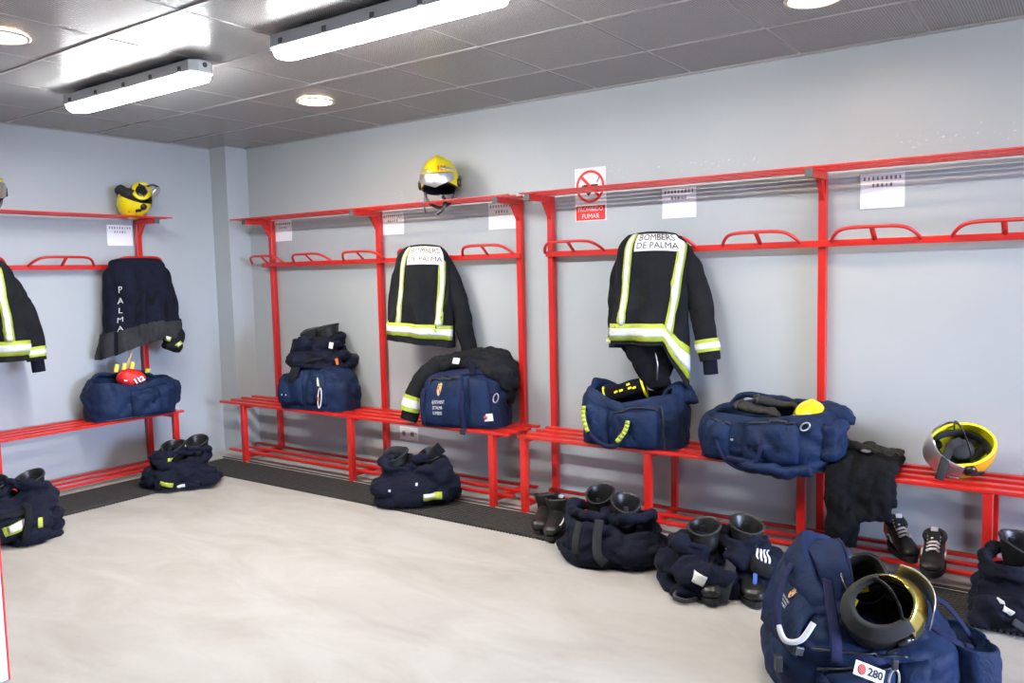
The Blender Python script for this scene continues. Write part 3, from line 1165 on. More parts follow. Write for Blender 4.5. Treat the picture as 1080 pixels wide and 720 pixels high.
def bag(label, loc, rotz, w, d, h, seed, opened=None, amp=.022, top=None, mat_=None, pockets=True):
    t = thing('duffel_bag', label, 'bag', loc, rotz)
    a, b = w / 2, d / 2
    if opened is None:
        lv = [(0, 0, 0, .01, .01, 3, 0), (0, 0, 0, a * .9, b * .86, 3.5, .1), (.012, 0, 0, a * .98, b * .96, 3.6, .5), (h * .3, 0, 0, a, b, 3.4, 1), (h * .62, 0, 0, a * .98, b * .95, 3.2, 1),
              (h * .86, 0, 0, a * .88, b * .78, 2.9, 1), (h * .97, 0, 0, a * .7, b * .5, 2.6, 1), (h, 0, 0, a * .3, b * .2, 2.3, .5), (h, 0, 0, .005, .005, 2, 0)]
    else:
        lv = [(0, 0, 0, .01, .01, 3, 0), (0, 0, 0, a * .9, b * .86, 3.5, .1), (.012, 0, 0, a * .98, b * .96, 3.6, .5), (h * .35, 0, 0, a, b, 3.4, 1), (h * .7, 0, 0, a * .98, b * .97, 3.2, 1),
              (h * .95, 0, 0, a * .90, b * .86, 3.0, .8), (h, 0, 0, a * .84, b * .76, 2.9, .6), (h * .93, 0, 0, a * .78, b * .68, 2.8, .4), (h * .55, 0, 0, a * .74, b * .62, 2.6, .2), (h * .35, 0, 0, .01, .01, 2, 0)]
    S = vloft(lv, amp, 5.2, (1, 1, 1.1), seed, zmod=top)
    mb = MB()
    mb.grid(S, 128, 72, True)
    mb.build('bag_body', mat_ or M_NAVY, t)
    G = lambda x, v: S(U(x, b * .97), v)
    G.flip = False
    return t, S, G


def strap(parent, pts, w=.014, th=.0025, upv=(0, -1, 0), name='carry_strap', m=None, n=30):
    return MB().tube(spline(pts, n), w, 8, th, up=upv).build(name, m or M_NAVYD, parent)


def zipline(parent, G, x0, x1, v0, v1, off=.006, sag=0.0, m=None):
    pts = []
    for i in range(25):
        f = i / 24
        x, v = x0 + (x1 - x0) * f, v0 + (v1 - v0) * f + sag * math.sin(PI * f)
        p = Vector(G(x, v))
        e = 1e-3
        n = (Vector(G(x + e, v)) - Vector(G(x - e, v))).cross(Vector(G(x, v + e)) - Vector(G(x, v - e))).normalized()
        pts.append(p + n * off)
    return MB().tube(pts, .0055, 6, .004).build('zip', m or M_BCAP, parent)


def snap_hook(parent, c, L=.09, tilt=0.0, m=None):
    R = Matrix.Rotation(tilt, 3, 'Y')
    pts = [Vector((.016 * math.cos(a), 0, L * .5 * math.sin(a))) for a in [2 * PI * i / 20 for i in range(20)]]
    return MB().tube([Vector(c) + R @ p for p in pts], .0042, 7, closed=True, up=(0, 1, 0)).build('carabiner', m or M_STEEL, parent)


def crest(parent, P, size, nm='crest'):
    """small woven crest: shield with crown; P(x, y) places it"""
    mb = MB()
    o = [(-.30, .45), (-.36, .7), (-.18, .55), (0, .8), (.18, .55), (.36, .7), (.30, .45)]
    sh = [(-.34, .40), (.34, .40), (.36, -.1), (.22, -.48), (0, -.66), (-.22, -.48), (-.36, -.1)]
    for poly in (o, sh):
        b = len(mb.v)
        mb.v += [Vector(P(x * size, y * size)) for x, y in poly]
        mb.f.append(tuple(range(b, b + len(poly))))
    c = mb.build(nm, M_CRESTG, parent, smooth=False)
    mb = MB()
    for (x0, y0, x1, y1) in ((-.28, .02, -.03, .33), (.03, -.35, .26, -.02)):
        b = len(mb.v)
        mb.v += [Vector(P(x * size, y * size)) + (Vector(P(0, 0)) - Vector(P(0, 0))) for x, y in ((x0, y0), (x1, y0), (x1, y1), (x0, y1))]
        mb.f.append((b, b + 1, b + 2, b + 3))
    for k in range(len(mb.v)):
        mb.v[k] = mb.v[k] + Vector(P.n) * .0015
    mb.build('crest_field', M_CRESTR, c, smooth=False)
    return c


def onsurf(G, x0, v0, h, off=.008):
    """place(x, y) near the point (x0, v0) of a bag face"""
    def P(x, y):
        p = Vector(G(x0 + x, v0 + y / h))
        return p + P.n * off
    e = 2e-2
    n = (Vector(G(x0 + e, v0)) - Vector(G(x0 - e, v0))).cross(Vector(G(x0, v0 + e)) - Vector(G(x0, v0 - e))).normalized()
    P.n = n
    return P


BZ = .484   # bench top
# --- bag with bunched trousers on top, nearest the corner
t, S, G = bag('closed navy duffel bag on the corner bench with a bundle of trousers on top',
              (1.275, -.245, BZ), math.radians(8), .66, .34, .315, 2.0, amp=.024,
              top=lambda x, y, v: (.03 * math.sin(x * 9 + 1) - .10 * max(0, abs(x + .02) - .18)) * (1 if v > .6 else v * .6))
MB().patch(G, [(-.30, .62), (-.02, .64), (-.02, .30), (-.30, .30)], .006, 16, 10, .02, puff(.028)).build('front_pocket', M_NAVY, t)
MB().patch(G, [(.02, .62), (.20, .62), (.20, .30), (.02, .30)], .006, 12, 10, .02, puff(.024)).build('front_pocket', M_NAVY, t)
zipline(t, G, -.31, .30, .68, .68, .008)
strap(t, [(.10, -.14, .27), (.135, -.175, .22), (.15, -.185, .15)], .010, .003, name='yellow_tab', m=M_YEL, n=10)
strap(t, [(.118, -.162, .25), (.135, -.182, .215), (.142, -.188, .19)], .007, .003, name='silver_tab', m=M_SIL, n=8)
snap_hook(t, (.165, -.200, .105), .15, .12, M_SIL)
MB().bbox((.155, -.204, .10), (.014, .010, .030), .003).build('carabiner_gate', M_ORANGE, t, smooth=False)
for x in (-.185, -.145):
    MB().ell((x, -.215, .115), (.006, .005, .006), 8, 5).build('stud', M_STEEL, t)
# --- bag with crest under a jacket
t, S, G = bag('navy duffel bag with crest and white tag under a draped jacket, on the corner bench',
              (2.70, -.255, BZ), math.radians(14), .60, .34, .375, 6.0, amp=.018,
              top=lambda x, y, v: (-.14 * max(0, abs(x) - .16) + .03 * math.sin(7 * x)) * (v if v > .5 else v * .4))
fp = MB().patch(G, [(-.27, .66), (.06, .66), (.06, .24), (-.27, .24)], .006, 18, 12, .02, puff(.022)).build('front_pocket', M_NAVY, t)
MB().patch(G, [(.10, .60), (.275, .60), (.275, .22), (.10, .22)], .006, 12, 10, .02, puff(.020)).build('side_pocket', M_NAVY, t)
MB().patch(G, [(-.275, .70), (.28, .70), (.28, .63), (-.275, .63)], .012, 24, 3, .006).build('flap_band', M_NAVYD, t)
zipline(t, G, -.27, .06, .60, .60, .034)
strap(t, [(.065, -.19, .24), (.06, -.205, .13), (.065, -.19, .02), (.06, -.20, -.035)], .016, .003, name='webbing_strap')
strap(t, [(-.225, -.165, .25), (-.235, -.18, .14), (-.225, -.17, .03)], .014, .003, name='webbing_strap')
MB().bbox((.063, -.205, -.012), (.036, .012, .03), .003).build('buckle', M_BCAP, t, smooth=False)
P = onsurf(G, -.115, .53, .55, .034)
crest(t, P, .045)
tx = MB()
for k in range(3):
    tx.text(['AJUNTAMENT', 'DE PALMA', 'BOMBERS'][k], .018, lambda x, y, k=k: Vector(P(x * .9, y - .052 - .021 * k)))
tx.build('lettering', M_SIL, t, smooth=False)
P2 = onsurf(G, .235, .335, .55, .024)
tg = MB()
b = len(tg.v)
tg.box(P2(0, 0), (.078, .004, .046), Matrix.Rotation(-.12, 3, 'Y'))
tg = tg.build('white_tag', M_WHITE, t, smooth=False)
MB().ell(Vector(P2(-.018, 0)) + P2.n * .004, (.013, .002, .013), 10, 6).build('tag_mark', M_CRESTR, tg)
tx = MB()
tx.text('135', .026, lambda x, y: Vector(P2(x + .015, y)) + P2.n * .004)
tx.build('tag_number', M_BLKINK, tg, smooth=False)
snap_hook(t, (.275, -.15, .20), .06, .3)
# --- open bag below the hung jacket
t, S, G = bag('open navy duffel bag with yellow dashed handles below the hung jacket on the long bench',
              (3.935, -.255, BZ), math.radians(6), .60, .345, .285, 10.0, opened=1, amp=.020,
              top=lambda x, y, v: (.075 * max(0, (x - .10) / .2) * (1 if y > -.05 else .3) + .10 * max(0, -(x + .10) / .2) * (1 if y > .0 else .45) - .05 * max(0, 1 - abs(x + .02) / .16) * (1 if y < 0 else .0)) * max(0, min(1, (v - .35) * 3)))
MB().patch(G, [(-.07, .46), (.20, .47), (.20, .20), (-.07, .18)], .006, 18, 12, .02, puff(.030)).build('front_pocket', M_NAVY, t)
MB().patch(G, [(-.285, .50), (-.10, .46), (-.10, .20), (-.285, .20)], .006, 14, 10, .02, puff(.026)).build('side_pocket', M_NAVY, t)
zipline(t, G, -.06, .20, .455, .465, .012, .02)
zipline(t, G, .235, .25, .50, .22, .012)
hd = strap(t, [(-.235, -.17, .22), (-.225, -.20, .15), (-.19, -.215, .07), (-.11, -.22, .018), (-.03, -.225, .02), (.005, -.225, .09), (.035, -.215, .16)], .013, .005)
for k, (p0, p1) in enumerate([((-.238, -.186, .225), (-.200, -.219, .085)), ((.042, -.226, .165), (-.022, -.234, .045))]):
    a, c = Vector(p0), Vector(p1)
    pts = [a.lerp(c, f) + Vector((-.012 * math.sin(PI * f) * (1 if k == 0 else -1.2), -.004, 0)) for f in [i / 12 for i in range(13)]]
    for q in range(6):
        MB().tube(pts[q * 2:q * 2 + 3], .013, 8, .007, up=(0, -1, 0)).build('handle_wrap', M_YEL, hd)
for k, c in enumerate([(-.21, .09, .26), (.225, .08, .285)]):
    mb = MB()
    pts = spline([(c[0] - .09, c[1], c[2] - .06), (c[0] - .05, c[1] + .01, c[2] + .02), (c[0] + .03, c[1] + .01, c[2] + .03), (c[0] + .08, c[1] - .02, c[2] - .05)], 16)
    mb.tube(pts, .075, 14, .018, up=lambda f: (-.4 + .8 * f, 0, 1))
    put(blob(mb, .011, [(.010, 9, (1, 1, 1), 4 + k)]), 'lid_fold', M_NAVY, t)
MB().ell((.245, -.02, .275), (.012, .012, .016), 10, 6).build('snap_hook', M_STEEL, t)
# --- second open bag on the long bench
t, S, G = bag('slumped open navy duffel bag with black gloves lying in it, on the long bench',
              (4.705, -.285, BZ), math.radians(-3), .69, .38, .250, 15.0, opened=1, amp=.026,
              top=lambda x, y, v: (.05 * max(0, y / .19) + .02 * x / .3 - .02 * max(0, 1 - abs(x - .02) / .2) * (y < 0)) * max(0, min(1, (v - .35) * 3)) - (.03 * max(0, (x - .05)) if v < .4 and y < -.1 else 0))
MB().patch(G, [(-.06, .50), (.24, .52), (.22, .22), (-.05, .20)], .006, 18, 12, .02, puff(.034)).build('front_pocket', M_NAVY, t)
MB().patch(G, [(-.33, .52), (-.12, .48), (-.12, .20), (-.33, .22)], .006, 14, 10, .02, puff(.032)).build('side_pocket', M_NAVY, t)
zipline(t, G, -.05, .23, .49, .51, .020, .02)
zipline(t, G, -.32, -.12, .50, .47, .018, .01)
strap(t, [(-.19, -.195, .20), (-.185, -.225, .12), (-.155, -.235, .05), (-.10, -.24, .005), (-.02, -.245, -.010), (.04, -.24, .06), (.055, -.225, .15), (.05, -.20, .20)], .011, .005)
strap(t, [(-.12, -.238, .032), (-.06, -.25, .028), (.02, -.248, .020)], .018, .008, name='handle_pad', n=12)
mb = MB()
mb.tube(spline([(-.10, -.185, .01), (.02, -.215, .0), (.16, -.215, -.005), (.28, -.185, .01)], 16), .055, 14, .032, up=(0, .3, 1))
FLOORZ[0] = -9
put(blob(mb, .012, [(.018, 7, (1, 1, 1), 2.2)]), 'slack_base', M_NAVY, t)
mb = MB()
mb.tube(spline([(-.26, .12, .20), (-.20, .15, .29), (-.05, .165, .285), (.15, .165, .275), (.33, .13, .27), (.36, .08, .20)], 24), .05, 14, .014, up=(0, .3, 1))
mb.ell((.30, .09, .25), (.09, .05, .05))
put(blob(mb, .011, [(.010, 8, (1, 1, 1), 7)]), 'open_lid', M_NAVY, t)
mb = MB()
mb.bbox((.335, -.03, .13), (.10, .20, .20), .035)
put(blob(mb, .012, [(.014, 8, (1, 1, 1), 9)]), 'end_pocket', M_NAVY, t)
sn = snap_hook(t, (.245, -.17, .215), .05, .9)
for p in [(-.10, -.228, .125), (-.085, -.222, -.008)]:
    MB().ell(p, (.009, .006, .006), 8, 5).build('stud', M_STEEL, t)
# --- bag on the left wall bench
t, S, G = bag('open navy duffel bag on the left wall bench with something red and white inside', (.275, -1.185, BZ), math.radians(82), .62, .36, .27, 19.0, opened=1, amp=.022,
              top=lambda x, y, v: (.05 * max(0, y / .17) * (x < .2) - .04 * max(0, 1 - abs(x + .02) / .17) * (y < 0)) * max(0, min(1, (v - .35) * 3)))
MB().patch(G, [(-.06, .48), (.25, .50), (.25, .22), (-.06, .22)], .006, 18, 12, .02, puff(.020)).build('front_pocket', M_NAVY, t)
zipline(t, G, -.28, .28, .22, .24, .008)
mb = MB()
mb.bbox((.315, .02, .145), (.09, .20, .19), .03)
put(blob(mb, .012, [(.012, 8, (1, 1, 1), 5)]), 'end_pocket', M_NAVY, t)
mb = MB()
mb.tube(spline([(-.24, .11, .22), (-.18, .13, .30), (-.05, .14, .29), (.12, .14, .30), (.24, .10, .24)], 20), .05, 12, .016, up=(0, .3, 1))
put(blob(mb, .011, [(.012, 8, (1, 1, 1), 6)]), 'open_lid', M_NAVY, t)

# things inside the open bags
t = thing('red_pouch', 'red pouch with white lettering tucked in the bag on the left wall bench', 'pouch', (.285, -1.175, .735), math.radians(78))
mb = MB()
mb.ell((0, -.02, .02), (.105, .07, .075), rot=Euler((.3, .3, 0)).to_matrix())
put(blob(mb, .010, [(.008, 10, (1, 1, 1), 1)]), 'pouch', M_REDC, t)
tx = MB()
PM = Euler((-.55, -.35, 0)).to_matrix()
tx.text('SOS', .055, lambda x, y: Vector((0, -.085, .03)) + PM @ Vector((x - .02, 0, y + .025)), bold=.003)
tx.build('lettering', M_WHITE, t, smooth=False)
tx = MB()
tx.text('112', .050, lambda x, y: Vector((0, -.085, .03)) + PM @ Vector((x + .02, -.004, y - .028)), bold=.003)
tx.build('lettering', M_WHITE, t, smooth=False)
for k in range(3):
    MB().bbox((-.085 + .055 * k, .03, .105 + .004 * k), (.028, .02, .06), .004, Euler((0, .2, 0)).to_matrix()).build('yellow_strip', M_HYEL, t, smooth=False)
MB().tube(spline([(-.01, .03, .10), (0, .02, .16), (.02, .02, .20), (.01, .03, .23)], 10), .012, 8).build('rope_end', M_TAN, t)
MB().bbox((.115, -.02, .07), (.035, .03, .03), .006).build('green_tip', M_YEL, t, smooth=False)


# ------------------------------------------------------------------ gloves
def glove(label, loc, rot, k=1.0, m=None, group=None):
    t = thing('work_glove', label, 'glove', loc, rot=rot, group=group)
    FLOORZ[0] = -9
    mb = MB()
    mb.ell((0, 0, .015), (.05, .06, .022))
    mb.tube(spline([(0, .03, .015), (0, .08, .018), (0, .13, .018)], 8), .048, 14, .024, up=(0, 0, 1))
    for i, x in enumerate((-.036, -.012, .012, .036)):
        L = (.075, .09, .085, .065)[i]
        mb.tube(spline([(x, -.03, .015), (x * 1.2, -.03 - L * .5, .026), (x * 1.3, -.03 - L, .012 - .01 * i)], 8), .0125, 9)
    mb.tube(spline([(.04, .02, .01), (.075, -.015, .012), (.085, -.055, .008)], 8), .014, 9)
    me = blob(mb, .006, [(.004, 18, (1, 1, 1), 2)], 2)
    put(me, 'glove', m or M_PAD, t)
    MB().tube([(x, .105, .018 + .026 * math.sin(a)) for a, x in [(2 * PI * i / 20, .051 * math.cos(2 * PI * i / 20)) for i in range(20)]], .006, 6, closed=True).build('wrist_band', M_BCAP, t)
    return t


glove('black glove lying near in the slumped open bag', (4.66, -.30, BZ + .235), (.1, -.05, math.radians(80)), group=None)
glove('black glove lying behind in the slumped open bag', (4.74, -.235, BZ + .262), (.15, .1, math.radians(105)))
glove('black glove on top of the black trousers on the bench', (5.13, -.13, .535), (.05, .12, math.radians(70)))
glove('black glove lying on the bench behind the black trousers', (5.215, -.10, .520), (.0, -.1, math.radians(50)))


# ------------------------------------------------------------------ boots
def boot(label, loc, rotz, h=.31, tilt=(0, 0), group=None, name='fire_boot', hole=None, cat='boot', shaft_mat=None, dip=1):
    t = thing(name, label, cat, loc, group=group, rot=(tilt[0], tilt[1], rotz))
    y0 = .055
    lv = [(.07, 0, y0 - .01, .047, .058, 2.2, .3), (.11, 0, y0, .046, .054, 2.2, .6), (.16, 0, y0 + .004, .050, .058, 2.2, 1), (h * .75, 0, y0 + .006, .064, .076, 2.2, 1),
          (h, 0, y0 + .006, .074, .086, 2.2, .6), (h + .002, 0, y0 + .006, .070, .082, 2.2, .3), (h - .012, 0, y0 + .006, .064, .076, 2.2, .2), (h - .12, 0, y0 + .004, .046, .055, 2.2, 0), (.10, 0, y0, .01, .01, 2, 0)]

    def zmod(x, y, v):
        k = max(0, min(1, (v - .3) * 4))
        return k * (-.026 * max(0, dip * (y - y0) / .07) ** 2 + .016 * max(0, -dip * (y - y0) / .07) + .008 * math.sin(1.6 * x / .07 + loc[0] * 50))
    sh = MB()
    sh.grid(vloft(lv, .006, 11, (1, 1, 1.4), h * 30 + loc[0], zmod=zmod), 40, 44, True)
    so = sh.build('shaft', shaft_mat or M_BOOT, t)
    rim = MB()
    F = vloft(lv, 0, zmod=zmod)
    rim.tube([Vector(F(i / 32, .5)) for i in range(32)], .0055, 7, closed=True, up=(0, 0, 1))
    rim.build('rim', M_GREYC if hole is None else M_BOOT, so)
    # foot
    ft = MB()
    secs = [(.118, .030, .085, .012), (.10, .042, .105, .006), (.05, .046, .115, .004), (-.02, .047, .100, .004), (-.08, .050, .078, .004), (-.13, .051, .068, .004), (-.165, .042, .060, .008), (-.185, .022, .045, .015)]

    def Ff(u, v):
        y, w, zt, zb = [cat1([s[k] for s in secs], v) for k in range(4)]
        th = 2 * PI * u
        c, s = math.cos(th), math.sin(th)
        zc = (zt + zb) / 2 + .012
        return (w * abs(c) ** .8 * (1 if c > 0 else -1), y, zc + (zt - zb) / 2 * s)
    b, w = ft.grid(Ff, 24, 28, True)
    ft.cap([b + i for i in range(24)][::-1])
    ft.cap([b + 28 * 24 + i for i in range(24)])
    ft.build('foot', M_BOOT, t)
    so2 = MB()
    out = []
    for i in range(28):
        a = 2 * PI * i / 28
        yy = -.035 - .158 * math.cos(a)
        ww = .047 if yy > .02 else .054
        out.append((ww * math.sin(a) * (1 if abs(math.sin(a)) > .0 else 1), yy))
    so2.slab(out, .0, .022)
    so2.build('sole', M_SOLE, t, smooth=False)
    MB().bbox((0, .128, h - .035), (.022, .006, .05), .002).build('pull_tab', M_BCAP, t, smooth=False)
    return t


def bundle(label, loc, rotz, holes, base, folds, seed, mat_=None, voxel=.0095, extra=None, ringR=.094, h=.26, levels=4, name='turnout_trousers', fz=.001):
    """trousers pushed down round a pair of boots: stacked rolls of cloth"""
    t = thing(name, label, 'trousers', loc, rotz)
    FLOORZ[0] = fz
    mb = MB()
    rnd = random.Random(seed)
    for (x, y, hz) in holes:
        for k in range(levels):
            f = k / (levels - 1)
            z = .04 + (hz - .04) * f
            R = ringR * (1.45 - .45 * f) * rnd.uniform(.95, 1.06)
            mb.torus((x + rnd.uniform(-.012, .012), y + rnd.uniform(-.012, .012), z), R, .036 - .010 * f, (rnd.uniform(-.22, .22), rnd.uniform(-.22, .22)), wob=.25, seed=seed + k * 1.7)
    for c, r, e in base:
        mb.ell(c, r, rot=Euler(e).to_matrix())
    if extra:
        extra(mb)
    me = blob(mb, voxel, folds, 9)
    FLOORZ[0] = -9.0
    put(me, 'trouser_cloth', mat_ or M_TROU, t)
    return t


def decal(t, x0, z0, w, h, roll, m, name, off=.004, parent=None):
    """thin patch following the front of the bundle's cloth"""
    from mathutils.bvhtree import BVHTree
    body = t.children[0]
    me = body.data
    bvh = BVHTree.FromPolygons([v.co[:] for v in me.vertices], [p.vertices[:] for p in me.polygons])
    c, s = math.cos(roll), math.sin(roll)
    last = [-.15]

    def G(a, b):
        x, z = x0 + a * c - b * s, z0 + a * s + b * c
        hit = bvh.ray_cast(Vector((x, -1, z)), Vector((0, 1, 0)))
        if hit[0] is not None:
            last[0] = hit[0].y
        return (x, last[0], z)
    G.flip = False
    mb = MB()
    mb.patch(G, [(-w / 2, -h / 2), (w / 2, -h / 2), (w / 2, h / 2), (-w / 2, h / 2)], off, 8, 5, .004)
    return mb.build(name, m, parent or body)


FD = [(.020, 7.0, (1, 1, 1.3), 1.0), (.007, 16, (1, 1, 1.2), 5.0)]
def fd(s, k=1.0):
    return [(.030 * k, 4.2, (1, 1, 1.5), s), (.012 * k, 9, (1, 1, 1.5), s * 2)]


def bit(parent, c, s, rot, m, name):
    return MB().bbox(c, s, min(s) * .3, Euler(rot).to_matrix()).build(name, m, parent, smooth=False)


BG = 'fire boots standing in trousers'
# R1: pair with black shoes to its side
t = bundle('navy trousers bunched round two boots on the mat beside the black ankle shoes', (4.11, -.83, 0), math.radians(35),
           [(-.12, .06, .235), (.075, .0, .225)],
           [((-.03, -.03, .06), (.19, .15, .08), (0, 0, 0)), ((.05, -.10, .07), (.16, .11, .09), (0, .1, 0)), ((.15, .02, .07), (.10, .13, .09), (0, 0, 0)), ((-.15, -.02, .08), (.08, .12, .10), (0, 0, 0))],
           fd(1.0), 3)
strap(t, [(-.10, -.13, .25), (-.115, -.165, .17), (-.115, -.185, .09), (-.08, -.19, .05)], .022, .004, name='brace_strap', m=M_GREYC)
strap(t, [(-.19, -.06, .22), (-.215, -.11, .15), (-.215, -.12, .08)], .018, .004, name='brace_strap', m=M_GREYC)
decal(t, -.07, .105, .009, .009, 0, M_SIL, 'stud')
decal(t, .05, .024, .07, .012, 0, M_YEL, 'yellow_trim')
strap(t, [(.19, -.10, .03), (.23, -.13, .035), (.235, -.14, .008)], .006, .004, name='loose_lace', m=M_BCAP, n=12)
boot('black fire boot standing behind in the trousers next to the black shoes', (3.945, -.672, .012), math.radians(200), .300, (-.05, 0), group=None)
boot('black fire boot standing in front in the trousers next to the black shoes', (4.145, -.762, .012), math.radians(205), .295, (.02, .03), group=None)

# R2
t = bundle('navy trousers slumped over two boots with black toes showing, next to the big bag', (4.70, -.90, 0), math.radians(35),
           [(-.125, .055, .20), (.085, .045, .215)],
           [((-.13, -.06, .085), (.12, .11, .085), (0, .35, 0)), ((-.06, -.10, .06), (.10, .07, .075), (.3, .5, 0)), ((.17, .03, .09), (.10, .14, .10), (0, 0, .2)), ((.02, .06, .06), (.2, .1, .08), (0, 0, 0)), ((.10, -.07, .16), (.12, .06, .05), (.3, .35, 0)), ((-.20, -.10, .03), (.08, .06, .03), (0, 0, 0))],
           fd(4.0, 1.5), 9)
decal(t, -.155, .115, .052, .045, -.4, M_SIL, 'silver_patch')
for k in range(4):
    decal(t, .125 + .018 * k, .185 - .004 * k, .009, .045, -.35, M_SIL, 'silver_patch')
strap(t, [(.02, -.06, .19), (-.01, -.14, .13), (-.045, -.19, .06), (-.06, -.20, .02)], .026, .005, name='fly_flap', m=M_GREYC)
strap(t, [(.10, -.15, .13), (.085, -.185, .08), (.08, -.19, .03)], .010, .004, name='blue_tape', m=M_BLUE, n=12)
strap(t, [(-.22, -.13, .05), (-.26, -.16, .03), (-.22, -.19, .02), (-.16, -.17, .02)], .012, .005, name='buckle_strap', m=M_BCAP, n=16)
for p in ((.16, -.105, .128),):
    bit(t, p, (.16, .10, .05), (.35, .40, .2), M_BLACKC, 'waistband')
boot('black fire boot with its toe showing, on the side nearest the other trousers', (4.655, -.985, 0), math.radians(28), .285, (-.10, -.02), dip=-1)
boot('black fire boot with its toe showing, on the side nearest the big bag', (4.815, -.900, 0), math.radians(28), .295, (-.06, .02), dip=-1)

# R3 at the right picture edge
t = bundle('navy trousers pushed down round boots at the right picture edge', (5.87, -.62, .012), math.radians(35),
           [(-.035, .05, .24), (.18, .03, .25)],
           [((.02, -.04, .08), (.20, .16, .11), (0, 0, 0)), ((-.12, -.02, .06), (.12, .13, .08), (0, 0, 0)), ((-.19, -.03, .035), (.07, .07, .035), (0, 0, 0)), ((.1, -.12, .07), (.2, .1, .08), (0, 0, 0))],
           fd(7.0), 14, fz=.012)
decal(t, -.165, .120, .014, .012, 0, M_SIL, 'silver_print')
decal(t, -.155, .095, .028, .020, -.5, M_SIL, 'silver_print')
bit(t, (-.135, -.160, .055), (.060, .010, .028), (-.3, .6, 0), M_GREYC, 'grey_tab')
decal(t, .0, .225, .040, .011, -.3, M_YEL, 'yellow_trim')
boot('black fire boot standing in the trousers at the right picture edge', (5.865, -.605, .012), math.radians(30), .31, dip=-1)
boot('black fire boot half outside the right picture edge', (6.04, -.50, .012), math.radians(30), .31)

# M bundle in the middle
def extraM(mb):
    mb.tube(spline([(-.02, .03, .22), (.03, -.02, .30), (.05, -.06, .29)], 8), .05, 12, .02)
t = bundle('navy trousers heaped round boots on the mat below the crested bag', (2.505, -.575, .012), math.radians(38),
           [(-.085, .02, .255), (.115, .02, .235)],
           [((0, -.03, .09), (.24, .16, .12), (0, 0, 0)), ((-.14, -.05, .09), (.13, .13, .11), (0, .1, 0)), ((.17, -.02, .11), (.12, .13, .14), (0, 0, 0)), ((0, -.12, .06), (.2, .09, .07), (0, 0, 0)), ((.24, .0, .06), (.06, .09, .07), (0, 0, 0))],
           fd(11.0), 21, fz=.012, extra=extraM)
decal(t, .13, .072, .115, .040, 0, M_YEL, 'yellow_tag')
decal(t, .11, .081, .064, .020, 0, M_SIL, 'silver_band', .007)
for p in ((.03, .150), (-.14, .115)):
    decal(t, p[0], p[1], .013, .013, 0, M_SIL, 'stud')
bit(t, (.17, -.02, .335), (.05, .012, .085), (.2, -.7, .3), M_BLACKC, 'brace_flap')
boot('dark fire boot on the corner side in the heap below the crested bag', (2.359, -.54, .012), math.radians(200), .315, (0, 0), shaft_mat=M_GREYC)
boot('dark fire boot on the far side in the heap below the crested bag', (2.539, -.41, .012), math.radians(200), .295)

# FL2 near the corner by the left bench
t = bundle('navy trousers bunched round two boots at the corner end of the left bench', (.775, -1.125, .012), math.radians(52),
           [(-.075, .0, .235), (.085, .03, .245)],
           [((0, -.03, .08), (.17, .15, .10), (0, 0, 0)), ((-.05, -.09, .06), (.14, .10, .08), (0, 0, 0)), ((.12, -.03, .07), (.09, .10, .09), (0, 0, 0)), ((.20, -.10, .03), (.06, .06, .035), (0, 0, 0))],
           fd(15.0), 33, fz=.012)
decal(t, -.075, .060, .085, .028, -.25, M_YEL, 'yellow_tag')
decal(t, -.05, .215, .030, .022, 0, M_YEL, 'yellow_tag')
decal(t, .015, .032, .05, .020, .1, M_SIL, 'silver_band')
boot('black fire boot standing nearest the left bench leg in bunched trousers', (.72, -1.106, .012), math.radians(215), .30, shaft_mat=None)
boot('black fire boot standing nearest the corner in bunched trousers', (.775, -.955, .012), math.radians(215), .305)

# FL at left picture edge
t = bundle('navy trousers bunched round boots at the left picture edge, broad yellow and silver hem band', (.985, -2.345, .0), math.radians(58),
           [(-.10, .03, .29), (.10, .03, .30)],
           [((0, -.03, .11), (.20, .16, .14), (0, 0, 0)), ((.12, -.01, .14), (.12, .14, .16), (0, 0, 0)), ((-.1, -.1, .08), (.15, .12, .09), (0, 0, 0)), ((.1, -.11, .07), (.13, .11, .09), (0, 0, 0))],
           fd(19.0), 41)
decal(t, .055, .115, .12, .050, .35, M_YEL, 'hem_band')
decal(t, .07, .124, .09, .036, .35, M_SIL, 'silver_band', .007)
decal(t, -.10, .055, .080, .036, .2, M_YEL, 'hem_band')
decal(t, .175, .120, .022, .05, 0, M_YEL, 'yellow_tag')
decal(t, .0, .175, .26, .024, .05, M_BLACKC, 'hem_strap', .006)
strap(t, [(.12, -.19, .22), (.125, -.225, .15), (.11, -.235, .08), (.10, -.22, .03)], .020, .004, name='brace_strap', m=M_BLACKC)
boot('black fire boot standing in the trousers at the left picture edge', (.925, -2.42, 0), math.radians(48), .325, dip=-1)
boot('black fire boot in the trousers at the left picture edge, on the corner side', (1.02, -2.26, 0), math.radians(48), .335, dip=-1)

# bundle on top of the corner bag
t = bundle('dark trousers bunched round two boots piled on top of the closed bag nearest the corner', (1.27, -.235, BZ + .305), math.radians(30),
           [(-.075, .01, .20), (.07, .01, .21)],
           [((0, 0, .08), (.18, .13, .10), (0, 0, 0)), ((.05, -.06, .07), (.15, .09, .08), (0, 0, 0)), ((-.1, -.03, .07), (.11, .10, .09), (0, 0, 0))],
           fd(23.0), 52, levels=4, fz=-.02)
strap(t, [(-.09, -.12, .10), (-.12, -.15, .04), (-.14, -.17, -.03), (-.17, -.165, -.09)], .034, .004, name='brace_strap', m=M_BLACKC)
decal(t, .145, .175, .030, .045, -.2, M_WHITE, 'white_label')
decal(t, .185, .055, .020, .05, .2, M_ORANGE, 'orange_tab')
decal(t, .02, .085, .18, .05, .2, M_BLACKC, 'waistband', .007)
boot('black fire boot piled up on the bag nearest the corner, lower of two', (1.22, -.172, BZ + .315), math.radians(150), .275)
